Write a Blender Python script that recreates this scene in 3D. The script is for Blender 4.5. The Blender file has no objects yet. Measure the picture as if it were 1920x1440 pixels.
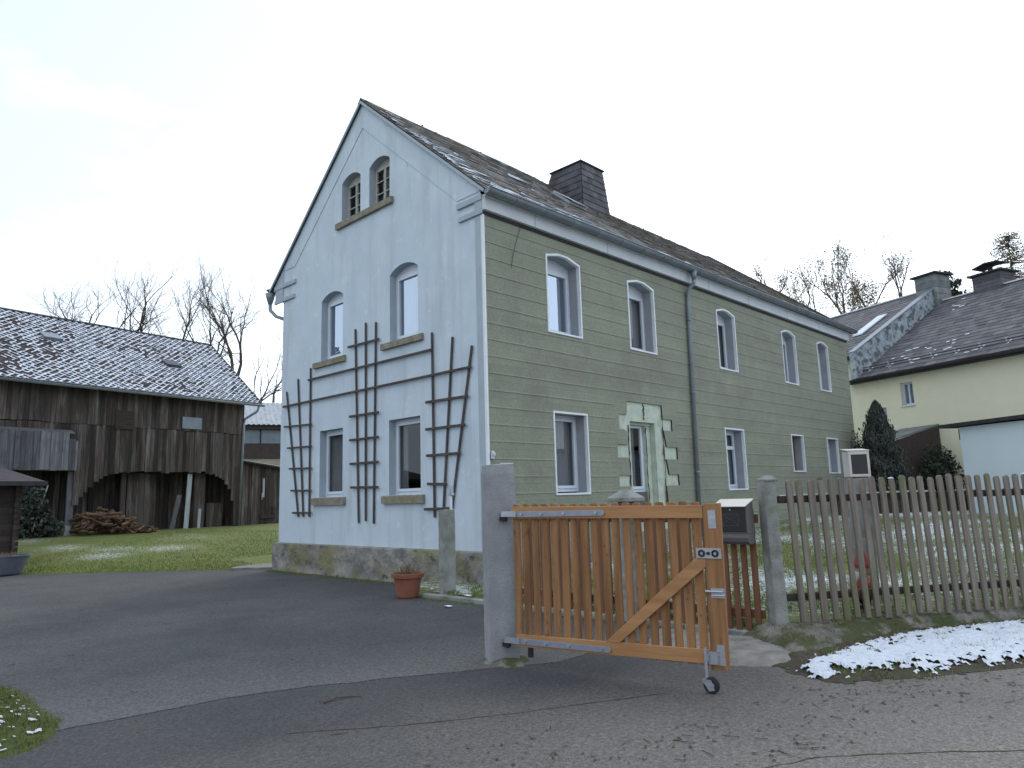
import bpy, math, random
import numpy as np
from mathutils import Vector, noise
from mathutils.geometry import tessellate_polygon
random.seed(7)
R = math.radians
scene = bpy.context.scene
COL = scene.collection

# ------------------------------------------------------------------ camera
cam_d = bpy.data.cameras.new("camera"); cam = bpy.data.objects.new("camera", cam_d); COL.objects.link(cam)
scene.camera = cam
from mathutils import Matrix
F_ = Vector((0.7081, 0.6889, 0.1552)); R_ = Vector((0.7002, -0.7134, -0.0285))
F_.normalize(); R_ = (R_ - F_ * R_.dot(F_)).normalized(); U_ = R_.cross(F_)
m = Matrix((( R_.x, U_.x, -F_.x, -8.509), (R_.y, U_.y, -F_.y, -8.937), (R_.z, U_.z, -F_.z, 1.55), (0, 0, 0, 1)))
cam.matrix_world = m
cam_d.sensor_width = 36; cam_d.lens = 36 * 1346.98 / 1920; cam_d.clip_start = .05; cam_d.clip_end = 2000
# ------------------------------------------------------------------ light
SUN_AZ, SUN_EL = 28.0, 17.0          # degrees, azimuth from +X towards +Y: behind the house
world = bpy.data.worlds.new("World"); scene.world = world; world.use_nodes = True
wn, wl = world.node_tree.nodes, world.node_tree.links
wn.clear()
wo = wn.new("ShaderNodeOutputWorld"); bg = wn.new("ShaderNodeBackground"); sky = wn.new("ShaderNodeTexSky")
sky.sky_type = 'NISHITA'; sky.sun_disc = False; sky.sun_elevation = R(SUN_EL); sky.sun_rotation = R(90 - SUN_AZ)
sky.air_density = 1.0; sky.dust_density = 2.0
bg.inputs[1].default_value = 0.12
tc = wn.new("ShaderNodeTexCoord")
nz = wn.new("ShaderNodeTexNoise"); nz.inputs["Scale"].default_value = 2.2; nz.inputs["Detail"].default_value = 7; nz.inputs["Roughness"].default_value = .6
mp = wn.new("ShaderNodeMapping"); mp.inputs["Scale"].default_value = (1, 1, 2.6)
wl.new(tc.outputs["Generated"], mp.inputs[0]); wl.new(mp.outputs[0], nz.inputs["Vector"])
# the cloud veil thins out towards the upper left of the view (a patch of open sky to the north-west)
dt = wn.new("ShaderNodeVectorMath"); dt.operation = 'DOT_PRODUCT'
az = R(88); el = R(30)
dt.inputs[1].default_value = (math.cos(az) * math.cos(el), math.sin(az) * math.cos(el), math.sin(el))
wl.new(tc.outputs["Generated"], dt.inputs[0])
mr = wn.new("ShaderNodeMapRange"); mr.interpolation_type = 'SMOOTHSTEP'; mr.inputs[1].default_value = .80; mr.inputs[2].default_value = 1.0; mr.inputs[3].default_value = .62; mr.inputs[4].default_value = -.06
wl.new(dt.outputs["Value"], mr.inputs[0])
ad = wn.new("ShaderNodeMath"); ad.operation = 'ADD'; wl.new(nz.outputs["Fac"], ad.inputs[0]); wl.new(mr.outputs[0], ad.inputs[1])
cr = wn.new("ShaderNodeMapRange"); cr.inputs[1].default_value = .5; cr.inputs[2].default_value = .85; cr.inputs[3].default_value = .50; cr.inputs[4].default_value = .97; cr.clamp = True
wl.new(ad.outputs[0], cr.inputs[0])
mx = wn.new("ShaderNodeMix"); mx.data_type = 'RGBA'
wl.new(cr.outputs[0], mx.inputs[0]); wl.new(sky.outputs[0], mx.inputs[6]); # hazy veil: brighter towards the sun's side
ds = wn.new("ShaderNodeVectorMath"); ds.operation = 'DOT_PRODUCT'; ds.inputs[1].default_value = (math.cos(R(SUN_AZ)), math.sin(R(SUN_AZ)), .3)
wl.new(tc.outputs["Generated"], ds.inputs[0])
m1 = wn.new("ShaderNodeMapRange"); m1.inputs[1].default_value = -.6; m1.inputs[2].default_value = 1.0; m1.inputs[3].default_value = .85; m1.inputs[4].default_value = 1.55; wl.new(ds.outputs["Value"], m1.inputs[0])
vs_ = wn.new("ShaderNodeVectorMath"); vs_.operation = 'SCALE'; vs_.inputs[0].default_value = (8.5, 9.5, 10.6); wl.new(m1.outputs[0], vs_.inputs["Scale"]); wl.new(vs_.outputs[0], mx.inputs[7])
wl.new(mx.outputs[2], bg.inputs[0]); wl.new(bg.outputs[0], wo.inputs[0])
sd = bpy.data.lights.new("sun", 'SUN'); sd.energy = 1.1; sd.angle = R(12); sd.color = (1, .9, .74)
sun = bpy.data.objects.new("sun", sd); COL.objects.link(sun)
sv = Vector((math.cos(R(SUN_AZ)) * math.cos(R(SUN_EL)), math.sin(R(SUN_AZ)) * math.cos(R(SUN_EL)), math.sin(R(SUN_EL))))
sun.rotation_euler = sv.to_track_quat('Z', 'Y').to_euler()
scene.view_settings.view_transform = 'Standard'; scene.view_settings.look = 'None'
scene.view_settings.exposure = 0.1; scene.view_settings.gamma = 1
scene.cycles.use_denoising = True
scene.cycles.max_bounces = 8; scene.cycles.transparent_max_bounces = 16

# ------------------------------------------------------------------ materials
MATS = {}
def mat(name, c1, c2=None, scale=4, rough=.85, bump=.0, bscale=60, island=0.0, stretch=(1, 1, 1), metal=0.0,
        stain=None, sscale=.7, smin=.55, smax=.75, samt=1.0, sstretch=(1, 1, 1), detail=6, spec=.3, bdist=.01, up=None, uplo=.3, uphi=.8, specks=None, specks2=None):
    """noise-mixed colours + optional stain colour + per-island variation + bump"""
    M = bpy.data.materials.new(name); M.use_nodes = True
    N, L = M.node_tree.nodes, M.node_tree.links
    b = N["Principled BSDF"]; b.inputs["Roughness"].default_value = rough; b.inputs["Metallic"].default_value = metal
    b.inputs["Specular IOR Level"].default_value = spec
    t = N.new("ShaderNodeTexCoord")
    def nze(sc, st, det=detail, rg=.6):
        mp = N.new("ShaderNodeMapping"); mp.inputs["Scale"].default_value = st
        n = N.new("ShaderNodeTexNoise"); n.inputs["Scale"].default_value = sc; n.inputs["Detail"].default_value = det; n.inputs["Roughness"].default_value = rg
        L.new(t.outputs["Object"], mp.inputs[0]); L.new(mp.outputs[0], n.inputs["Vector"]); return n.outputs["Fac"]
    def rng(s, a, bb, c, d):
        r = N.new("ShaderNodeMapRange"); r.inputs[1].default_value = a; r.inputs[2].default_value = bb; r.inputs[3].default_value = c; r.inputs[4].default_value = d
        L.new(s, r.inputs[0]); return r.outputs[0]
    def mix(f, a, bb, mode='MIX'):
        x = N.new("ShaderNodeMix"); x.data_type = 'RGBA'; x.blend_type = mode
        for i, v in ((0, f), (6, a), (7, bb)):
            if hasattr(v, 'links'): L.new(v, x.inputs[i])
            else: x.inputs[i].default_value = v if i == 0 else (*v, 1)
        return x.outputs[2]
    c2 = c2 or tuple(v * .8 for v in c1)
    col = mix(rng(nze(scale, stretch), .35, .65, 0, 1), c1, c2)
    if stain: col = mix(rng(nze(sscale, sstretch, 8, .68), smin, smax, 0, samt), col, stain)
    for q in (specks, specks2):
        if q: col = mix(rng(nze(q[1], q[4] if len(q) > 4 else (1, 1, 1), 6, .7), q[2], q[3], 0, q[5] if len(q) > 5 else .8), col, q[0])
    if up:
        g0 = N.new("ShaderNodeNewGeometry"); sp = N.new("ShaderNodeSeparateXYZ"); L.new(g0.outputs["Normal"], sp.inputs[0])
        a = rng(sp.outputs["Z"], uplo, uphi, 0, 1); n2 = rng(nze(9, (1, 1, 1)), .42, .6, 0, 1)
        mu = N.new("ShaderNodeMath"); mu.operation = 'MULTIPLY'; L.new(a, mu.inputs[0]); L.new(n2, mu.inputs[1])
        col = mix(mu.outputs[0], col, up)
    if island:
        g = N.new("ShaderNodeNewGeometry"); v = rng(g.outputs["Random Per Island"], 0, 1, 1 - island, 1 + island)
        cx = N.new("ShaderNodeVectorMath"); cx.operation = 'SCALE'; L.new(col, cx.inputs[0]); L.new(v, cx.inputs["Scale"]); col = cx.outputs[0]
    L.new(col, b.inputs["Base Color"])
    if bump:
        bn = N.new("ShaderNodeBump"); bn.inputs["Strength"].default_value = bump; bn.inputs["Distance"].default_value = bdist
        L.new(nze(bscale, stretch, 5, .65), bn.inputs["Height"]); L.new(bn.outputs[0], b.inputs["Normal"])
    MATS[name] = M
    return M
def glass(name, tint=(.9, .95, 1), refl=.3, back=.75):
    M = bpy.data.materials.new(name); M.use_nodes = True; N, L = M.node_tree.nodes, M.node_tree.links
    N.clear(); o = N.new("ShaderNodeOutputMaterial"); mx = N.new("ShaderNodeMixShader"); tr = N.new("ShaderNodeBsdfTransparent"); gl = N.new("ShaderNodeBsdfGlossy")
    tr.inputs[0].default_value = (back, back, back, 1); gl.inputs["Roughness"].default_value = .015; gl.inputs["Color"].default_value = (*tint, 1)
    t = N.new("ShaderNodeTexCoord"); n = N.new("ShaderNodeTexNoise"); n.inputs["Scale"].default_value = 1.3; bn = N.new("ShaderNodeBump"); bn.inputs["Strength"].default_value = .04
    L.new(t.outputs["Object"], n.inputs["Vector"]); L.new(n.outputs["Fac"], bn.inputs["Height"]); L.new(bn.outputs[0], gl.inputs["Normal"])
    mx.inputs[0].default_value = refl; L.new(tr.outputs[0], mx.inputs[1]); L.new(gl.outputs[0], mx.inputs[2]); L.new(mx.outputs[0], o.inputs[0])
    MATS[name] = M; return M

mat('render_blue', (.585, .68, .765), (.53, .62, .71), 1.4, .9, .5, 38, stain=(.36, .40, .42), sscale=1.0, smin=.50, smax=.76, samt=.6, sstretch=(1, 2.8, .28), bdist=.010, specks=((.20, .21, .20), 7, .70, .745, (1, 1, .6), .75), specks2=((.68, .76, .82), 2.6, .58, .66, (1, 1, 1), .6))
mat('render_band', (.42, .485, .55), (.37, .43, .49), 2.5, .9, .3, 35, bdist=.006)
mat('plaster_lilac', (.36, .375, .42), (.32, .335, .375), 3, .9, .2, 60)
mat('plinth_stone', (.36, .345, .315), (.17, .165, .16), 3.2, .95, 1.0, 9, stain=(.22, .21, .09), sscale=1.0, smin=.47, smax=.63, samt=.8, bdist=.05, detail=9, specks=((.07, .07, .065), 3.5, .58, .66, (1, 1, 1.8), .8))
mat('pale_insulation', (.55, .62, .55), (.45, .50, .43), 5, .9, .6, 14, stain=(.26, .25, .20), sscale=3, smin=.56, smax=.68, samt=.7)
mat('slate_brown', (.24, .23, .225), (.165, .157, .153), 3, .8, .4, 40, island=.38, stain=(.24, .175, .10), sscale=.45, smin=.5, smax=.72, samt=.65)
mat('slate_neighbour', (.125, .12, .13), (.085, .082, .09), 3, .75, .3, 40, island=.3, stain=(.17, .165, .17), sscale=.6)
mat('slate_dark', (.10, .10, .112), (.068, .068, .078), 5, .7, .3, 40, island=.3)
mat('zinc', (.245, .28, .32), (.19, .22, .26), 4, .5, .1, 30, metal=.35)
mat('white_board', (.62, .655, .71), (.55, .585, .64), 2, .75, .1, 30)
mat('white_metal', (.78, .82, .88), (.7, .74, .8), 3, .5)
mat('pvc', (.66, .72, .80), (.6, .66, .75), 2, .4, spec=.5)
mat('old_paint', (.50, .49, .46), (.38, .37, .34), 8, .8, .3, 50)
mat('sill_stone', (.30, .28, .23), (.19, .18, .15), 6, .95, .6, 40, stain=(.22, .20, .09), sscale=3, smin=.5, smax=.66)
mat('curtain', (.55, .56, .60), (.42, .44, .48), 6, .95, stretch=(8, 8, .4))
mat('lace', (.72, .75, .8), (.5, .53, .6), 14, .95, stretch=(4, 4, .6))
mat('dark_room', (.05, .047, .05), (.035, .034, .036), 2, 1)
mat('trellis_wood', (.115, .095, .09), (.065, .055, .055), 10, .9, .5, 60, island=.25, stretch=(1, 1, .2), up=(.25, .25, .25))
mat('wood_fresh', (.40, .205, .092), (.20, .095, .040), 4, .68, .35, 30, island=.34, stretch=(3, 3, .22), stain=(.12, .05, .02), sscale=13, smin=.6, smax=.67, samt=.9, sstretch=(1, 1, .55))
mat('wood_rail', (.45, .24, .11), (.33, .165, .07), 5, .6, .25, 30, island=.1, stretch=(.22, 3, 3), stain=(.17, .06, .02), sscale=10, smin=.64, smax=.7, samt=.8)
mat('wood_redbrown', (.22, .10, .055), (.13, .06, .035), 6, .7, .25, 30, island=.2, stretch=(3, 3, .25))
mat('galvanised', (.50, .53, .58), (.38, .41, .46), 12, .38, .1, 60, metal=.75, spec=.5)
mat('galv_dull', (.33, .35, .42), (.27, .29, .35), 12, .45, .1, 60, metal=.5)
mat('black_metal', (.015, .015, .017), (.025, .025, .03), 8, .6)
mat('rubber', (.02, .02, .022), (.03, .03, .033), 8, .8)
mat('concrete_post', (.31, .325, .345), (.24, .25, .27), 3.5, .92, .8, 42, stain=(.18, .185, .175), sscale=2.2, smin=.48, smax=.70, samt=.8, sstretch=(1, 1, .4), bdist=.012, specks=((.13, .135, .13), 26, .64, .69, (1, 1, 1), .7), specks2=((.42, .43, .44), 9, .62, .72, (1, 1, .5), .5))
mat('concrete_old', (.30, .31, .30), (.20, .205, .20), 5, .95, .7, 35, stain=(.13, .135, .08), sscale=2.6, smin=.5, smax=.66, samt=.9, bdist=.015)
mat('concrete_moss', (.22, .21, .19), (.10, .095, .085), 4, .95, .9, 22, stain=(.055, .065, .025), sscale=3.4, smin=.46, smax=.56, samt=.95, bdist=.02)
mat('apron_concrete', (.27, .255, .24), (.17, .16, .15), 6, .95, .9, 26, stain=(.11, .11, .07), sscale=1.8, smin=.55, smax=.68, samt=.8, bdist=.02)
mat('wood_grey', (.235, .205, .17), (.13, .11, .10), 5, .92, .6, 30, island=.4, stretch=(4, 4, .25), stain=(.12, .135, .055), sscale=2.2, smin=.5, smax=.66, samt=.75, sstretch=(1, 1, .5))
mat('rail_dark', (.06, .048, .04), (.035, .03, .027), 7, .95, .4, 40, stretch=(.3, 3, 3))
mat('barn_board', (.080, .063, .056), (.042, .034, .032), 4, .95, .6, 24, island=.55, stretch=(5, 5, .3), stain=(.20, .19, .185), sscale=1.3, smin=.5, smax=.74, samt=.75, sstretch=(3, 3, .35))
mat('barn_board_pale', (.16, .165, .185), (.085, .085, .10), 4, .95, .6, 24, island=.4, stretch=(5, 5, .3), stain=(.07, .05, .045), sscale=.9, smin=.5, smax=.7)
mat('barn_tile', (.085, .067, .067), (.055, .046, .05), 5, .85, .3, 40, island=.35)
mat('snow', (.76, .80, .88), (.66, .71, .82), 12, .8, 1.0, 40, bdist=.03, spec=.15, stain=(.42, .43, .44), sscale=14, smin=.58, smax=.72, samt=.5)
mat('board_white', (.42, .44, .48), (.27, .28, .30), 4, .8, .2, 20, stretch=(3, 3, .3))
mat('firewood', (.17, .105, .065), (.07, .045, .03), 8, .95, .5, 30, island=.45)
mat('terracotta', (.27, .105, .075), (.21, .08, .055), 4, .8, .1, 40)
mat('tub_grey', (.14, .16, .20), (.11, .125, .16), 4, .55, .1, 20)
mat('soil', (.10, .075, .055), (.06, .045, .035), 12, 1, .8, 40)
mat('dry_stem', (.22, .16, .09), (.14, .10, .06), 10, .95, island=.4)
mat('verge_earth', (.085, .07, .052), (.05, .043, .033), 11, 1, 1.0, 26, stain=(.06, .07, .028), sscale=4, smin=.52, smax=.62, bdist=.03, specks=((.20, .17, .12), 30, .63, .7))
mat('moss', (.085, .105, .025), (.05, .065, .02), 20, 1, .9, 60)
mat('blade', (.11, .16, .034), (.17, .18, .055), 1.3, .8, island=.45, stain=(.30, .25, .12), sscale=1.6, smin=.6, smax=.8, samt=.5)
mat('blade_green', (.15, .205, .04), (.185, .215, .05), 1.3, .8, island=.45)
mat('blade_moss', (.085, .115, .028), (.135, .14, .05), 3, .85, island=.5, stain=(.25, .20, .09), sscale=5, smin=.58, smax=.7, samt=.6)
mat('bark', (.10, .088, .08), (.065, .057, .052), 6, .95, .5, 20)  # lightened grey-brown: distance haze over the left trees is put into this colour
mat('bark_far', (.12, .095, .08), (.08, .065, .055), 2, .95)
mat('dry_leaf', (.16, .115, .055), (.10, .085, .04), .6, .95, island=.4)
mat('conifer', (.028, .045, .03), (.045, .06, .04), 2, .9, island=.5)
mat('thuja', (.055, .068, .062), (.085, .10, .085), 2, .9, island=.5)
mat('yellow_render', (.77, .74, .56), (.73, .70, .53), 2, .9, .15, 50)
mat('garage_white', (.68, .78, .87), (.65, .75, .84), 1.5, .9, .1, 40)
mat('fascia_dark', (.055, .05, .055), (.035, .033, .037), 5, .8)
mat('parapet', (.44, .49, .53), (.26, .30, .34), 3, .85, .2, 20, stain=(.10, .11, .13), sscale=3.2, smin=.5, smax=.56, samt=.9)
mat('chimney_slate', (.19, .21, .21), (.12, .135, .14), 3, .7, .3, 30, island=.25)
mat('corrugated', (.42, .44, .47), (.30, .32, .35), 3, .7)
mat('brown_panel', (.075, .055, .055), (.055, .042, .043), 3, .8)
mat('beige', (.40, .35, .30), (.34, .30, .26), 2, .9)
mat('pane_grey', (.20, .25, .31), (.15, .19, .24), 1.5, .25, spec=.6)
mat('skylight_frame', (.36, .40, .45), (.28, .31, .36), 5, .6)
mat('letter_black', (.018, .018, .022), (.024, .024, .028), 4, .38, spec=.5)
mat('letter_grey', (.13, .12, .125), (.11, .10, .105), 6, .5)
mat('letter_silver', (.60, .56, .50), (.52, .49, .45), 6, .4, metal=.3)
mat('box_white', (.50, .48, .49), (.42, .40, .41), 5, .6)
mat('gnome_red', (.30, .06, .055), (.24, .05, .045), 5, .5)
mat('gnome_white', (.62, .62, .60), (.5, .5, .48), 5, .6)
mat('gnome_skin', (.50, .30, .22), None, 5, .6)
mat('gnome_base', (.20, .13, .045), (.12, .08, .03), 5, .8)
mat('cream', (.60, .57, .34), None, 5, .7)
mat('shed_wood', (.07, .055, .05), (.045, .036, .033), 5, .9, .4, 20, stretch=(.4, 3, 3), island=.2)
mat('litter', (.10, .07, .045), (.06, .045, .03), 5, .95, island=.6)
glass('pane_sky', tint=(.72, .84, 1), refl=.5, back=.6)
glass('pane_dark', refl=.07, back=.6)

def asphalt(name, c1, c2, cstain, wear):
    M = mat(name, c1, c2, .55, .88, 1.0, 110, specks=((.24, .235, .22), 48, .685, .72, (1, 1, 1), .8), specks2=((.03, .03, .032), 5, .60, .74, (1, 1, 1), .5), bdist=.006, spec=.35, stain=cstain, sscale=.35, smin=.47, smax=.63, samt=.8)
    N, L = M.node_tree.nodes, M.node_tree.links; b = N["Principled BSDF"]
    t = N.new("ShaderNodeTexCoord"); v = N.new("ShaderNodeTexVoronoi"); v.inputs["Scale"].default_value = 95
    n = N.new("ShaderNodeTexNoise"); n.inputs["Scale"].default_value = 26; n.inputs["Detail"].default_value = 6; n.inputs["Roughness"].default_value = .8
    L.new(t.outputs["Object"], v.inputs["Vector"]); L.new(t.outputs["Object"], n.inputs["Vector"])
    old = b.inputs["Base Color"].links[0].from_socket
    r = N.new("ShaderNodeMapRange"); r.inputs[1].default_value = .3; r.inputs[2].default_value = .7; r.inputs[3].default_value = .5; r.inputs[4].default_value = 1.55
    L.new(n.outputs["Fac"], r.inputs[0])
    sp = N.new("ShaderNodeSeparateColor"); L.new(v.outputs["Color"], sp.inputs[0])
    r2 = N.new("ShaderNodeMapRange"); r2.inputs[3].default_value = .72; r2.inputs[4].default_value = 1.3; L.new(sp.outputs[0], r2.inputs[0])
    mu = N.new("ShaderNodeMath"); mu.operation = 'MULTIPLY'; L.new(r.outputs[0], mu.inputs[0]); L.new(r2.outputs[0], mu.inputs[1])
    # worn, dusty zone of the surface: fixed to the ground, broken up by noise
    d, off, lo, hi, c = wear
    dp = N.new("ShaderNodeVectorMath"); dp.operation = 'DOT_PRODUCT'; dp.inputs[1].default_value = (d[0], d[1], 0); L.new(t.outputs["Object"], dp.inputs[0])
    wn_ = N.new("ShaderNodeTexNoise"); wn_.inputs["Scale"].default_value = .55; wn_.inputs["Detail"].default_value = 7; L.new(t.outputs["Object"], wn_.inputs["Vector"])
    w0 = N.new("ShaderNodeMath"); w0.operation = 'MULTIPLY_ADD'; L.new(wn_.outputs["Fac"], w0.inputs[0]); w0.inputs[1].default_value = off; L.new(dp.outputs["Value"], w0.inputs[2])
    w1 = N.new("ShaderNodeMapRange"); w1.inputs[1].default_value = lo; w1.inputs[2].default_value = hi; w1.inputs[3].default_value = 0; w1.inputs[4].default_value = 1; L.new(w0.outputs[0], w1.inputs[0])
    wm = N.new("ShaderNodeMix"); wm.data_type = 'RGBA'; L.new(w1.outputs[0], wm.inputs[0]); L.new(old, wm.inputs[6]); wm.inputs[7].default_value = (*c, 1); old = wm.outputs[2]
    s = N.new("ShaderNodeVectorMath"); s.operation = 'SCALE'; L.new(old, s.inputs[0]); L.new(mu.outputs[0], s.inputs["Scale"]); L.new(s.outputs[0], b.inputs["Base Color"])
    return M
asphalt('asphalt_drive', (.066, .067, .070), (.045, .046, .050), (.080, .080, .080), ((.30, .954), -1.9, -4.2, -6.2, (.118, .116, .114)))
asphalt('asphalt_road', (.054, .054, .058), (.070, .068, .068), (.040, .041, .046), ((-.22, -1), 1.6, 6.3, 9.4, (.185, .165, .15)))

def cladding():
    M = mat('green_cladding', (.266, .284, .226), (.243, .26, .206), 2.2, .9, .5, 90, bdist=.005, stain=(.22, .20, .18), sscale=.5, smin=.48, smax=.72, samt=.85, sstretch=(1, 1, 1.3))
    N, L = M.node_tree.nodes, M.node_tree.links; b = N["Principled BSDF"]; old = b.inputs["Base Color"].links[0].from_socket
    t = N.new("ShaderNodeTexCoord"); mp = N.new("ShaderNodeMapping"); mp.inputs["Rotation"].default_value = (R(-90), 0, 0); mp.inputs["Location"].default_value = (.3, 0.02, 0)
    br = N.new("ShaderNodeTexBrick"); br.inputs["Scale"].default_value = 1; br.inputs["Brick Width"].default_value = 1.9; br.inputs["Row Height"].default_value = .3
    br.inputs["Mortar Size"].default_value = .004; br.offset = .37; br.inputs["Color1"].default_value = (.94, .94, .94, 1); br.inputs["Color2"].default_value = (1.05, 1.05, 1.05, 1); br.inputs["Mortar"].default_value = (.8, .8, .8, 1)
    L.new(t.outputs["Object"], mp.inputs[0]); L.new(mp.outputs[0], br.inputs["Vector"])
    n = N.new("ShaderNodeTexNoise"); n.inputs["Scale"].default_value = 45; n.inputs["Detail"].default_value = 4; L.new(t.outputs["Object"], n.inputs["Vector"])
    r = N.new("ShaderNodeMapRange"); r.inputs[1].default_value = .3; r.inputs[2].default_value = .7; r.inputs[3].default_value = .84; r.inputs[4].default_value = 1.16; L.new(n.outputs["Fac"], r.inputs[0])
    x = N.new("ShaderNodeMix"); x.data_type = 'RGBA'; x.blend_type = 'MULTIPLY'; x.inputs[0].default_value = 1; L.new(old, x.inputs[6]); L.new(br.outputs["Color"], x.inputs[7])
    s = N.new("ShaderNodeVectorMath"); s.operation = 'SCALE'; L.new(x.outputs[2], s.inputs[0]); L.new(r.outputs[0], s.inputs["Scale"]); L.new(s.outputs[0], b.inputs["Base Color"])
cladding()

def ground_mat():
    M = bpy.data.materials.new('ground'); M.use_nodes = True; N, L = M.node_tree.nodes, M.node_tree.links; b = N["Principled BSDF"]; b.inputs["Roughness"].default_value = .95
    t = N.new("ShaderNodeTexCoord")
    def nz(sc, det=6, rg=.65):
        n = N.new("ShaderNodeTexNoise"); n.inputs["Scale"].default_value = sc; n.inputs["Detail"].default_value = det; n.inputs["Roughness"].default_value = rg; L.new(t.outputs["Object"], n.inputs["Vector"]); return n.outputs["Fac"]
    def rg(s, a, c, d, e):
        r = N.new("ShaderNodeMapRange"); r.inputs[1].default_value = a; r.inputs[2].default_value = c; r.inputs[3].default_value = d; r.inputs[4].default_value = e; L.new(s, r.inputs[0]); return r.outputs[0]
    def mix(f, a, c):
        x = N.new("ShaderNodeMix"); x.data_type = 'RGBA'
        for i, v in ((0, f), (6, a), (7, c)):
            if hasattr(v, 'links'): L.new(v, x.inputs[i])
            else: x.inputs[i].default_value = (*v, 1)
        return x.outputs[2]
    g = mix(rg(nz(1.1), .38, .62, 0, 1), (.11, .145, .032), (.165, .18, .05))
    g = mix(rg(nz(22, 4), .5, .75, 0, .75), g, (.055, .055, .025))
    at = N.new("ShaderNodeAttribute"); at.attribute_name = "snow"
    ad = N.new("ShaderNodeMath"); ad.operation = 'ADD'; L.new(at.outputs["Fac"], ad.inputs[0])
    n1 = nz(13, 8, .8); L.new(n1, ad.inputs[1])
    col = mix(rg(ad.outputs[0], .98, 1.12, 0, 1), g, (.66, .71, .80))
    L.new(col, b.inputs["Base Color"])
    bn = N.new("ShaderNodeBump"); bn.inputs["Strength"].default_value = .9; bn.inputs["Distance"].default_value = .04; L.new(n1, bn.inputs["Height"]); L.new(bn.outputs[0], b.inputs["Normal"])
    MATS['ground'] = M
ground_mat()

# ------------------------------------------------------------------ mesh helpers
class MB:
    def __init__(s): s.v = []; s.f = []
    def add(s, vs, fs):
        o = len(s.v); s.v += [tuple(p) for p in vs]; s.f += [tuple(i + o for i in f) for f in fs]; return s
    def box(s, a, b):
        x0, y0, z0 = a; x1, y1, z1 = b
        return s.add([(x0,y0,z0),(x1,y0,z0),(x1,y1,z0),(x0,y1,z0),(x0,y0,z1),(x1,y0,z1),(x1,y1,z1),(x0,y1,z1)],
                     [(0,3,2,1),(4,5,6,7),(0,1,5,4),(1,2,6,5),(2,3,7,6),(3,0,4,7)])
    def bar(s, p, q, w, t, up=(0, 0, 1)):
        """rectangular bar from p to q; w across (perp. to up-ish), t along the 'up' reference"""
        p, q = Vector(p), Vector(q); d = (q - p).normalized(); u = Vector(up); a = d.cross(u)
        if a.length < 1e-4: a = d.cross(Vector((1, 0, 0)))
        a.normalize(); c = a.cross(d).normalized(); a *= w / 2; c *= t / 2
        return s.add([p-a-c, p+a-c, p+a+c, p-a+c, q-a-c, q+a-c, q+a+c, q-a+c], [(0,3,2,1),(4,5,6,7),(0,1,5,4),(1,2,6,5),(2,3,7,6),(3,0,4,7)])
    def tube(s, pts, r, n=8, cap=True):
        pts = [Vector(p) for p in pts]; rs = r if isinstance(r, (list, tuple)) else [r] * len(pts); vs = []; fs = []
        for i, p in enumerate(pts):
            d = (pts[min(i+1, len(pts)-1)] - pts[max(i-1, 0)]).normalized()
            a = d.cross(Vector((0, 0, 1)))
            if a.length < .05: a = d.cross(Vector((0, 1, 0)))
            a.normalize(); b = d.cross(a)
            for k in range(n):
                th = 2 * math.pi * k / n; vs.append(p + (a * math.cos(th) + b * math.sin(th)) * rs[i])
        for i in range(len(pts) - 1):
            for k in range(n): fs.append((i*n+k, i*n+(k+1) % n, (i+1)*n+(k+1) % n, (i+1)*n+k))
        if cap: fs.append(tuple(range(n))[::-1]); fs.append(tuple((len(pts)-1)*n+k for k in range(n)))
        return s.add(vs, fs)
    def lathe(s, prof, c=(0, 0, 0), n=24, sx=1, sy=1):
        vs = []; fs = []
        for r, z in prof:
            for k in range(n):
                th = 2*math.pi*k/n; vs.append((c[0]+r*sx*math.cos(th), c[1]+r*sy*math.sin(th), c[2]+z))
        for i in range(len(prof)-1):
            for k in range(n): fs.append((i*n+k, i*n+(k+1) % n, (i+1)*n+(k+1) % n, (i+1)*n+k))
        return s.add(vs, fs)
    def quad(s, a, b, c, d): return s.add([a, b, c, d], [(0, 1, 2, 3)])
    def prism(s, poly, vec):
        """closed prism: polygon (3D points) extruded along vec"""
        n = len(poly); a = [Vector(p) for p in poly]; b = [p + Vector(vec) for p in a]
        return s.add(a + b, [tuple(range(n))[::-1], tuple(range(n, 2*n))] + [(i, (i+1) % n, n+(i+1) % n, n+i) for i in range(n)])
def build(mb, name, m, parent=None, smooth=False, bevel=0, tr=None):
    me = bpy.data.meshes.new(name); me.from_pydata([tuple(v) for v in mb.v], [], mb.f); me.materials.append(MATS[m] if isinstance(m, str) else m)
    if smooth: me.polygons.foreach_set('use_smooth', [True] * len(me.polygons))
    me.update()
    o = bpy.data.objects.new(name, me); COL.objects.link(o)
    if parent is not None: o.parent = parent
    if parent is not None and name in ('snow', 'moss'): o['kind'] = 'stuff'
    if bevel:
        bv = o.modifiers.new("bevel", 'BEVEL'); bv.width = bevel; bv.segments = 2; bv.limit_method = 'ANGLE'; bv.angle_limit = R(40)
    return o
def tag(o, label=None, cat=None, group=None, kind=None):
    if label: o['label'] = label
    if cat: o['category'] = cat
    if group: o['group'] = group
    if kind: o['kind'] = kind
    return o
def thing(name, label, cat, loc=(0, 0, 0), rz=0, group=None):
    o = bpy.data.objects.new(name, None); COL.objects.link(o); o.location = loc; o.rotation_euler = (0, 0, R(rz)); o.empty_display_size = .2
    return tag(o, label, cat, group)
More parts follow.
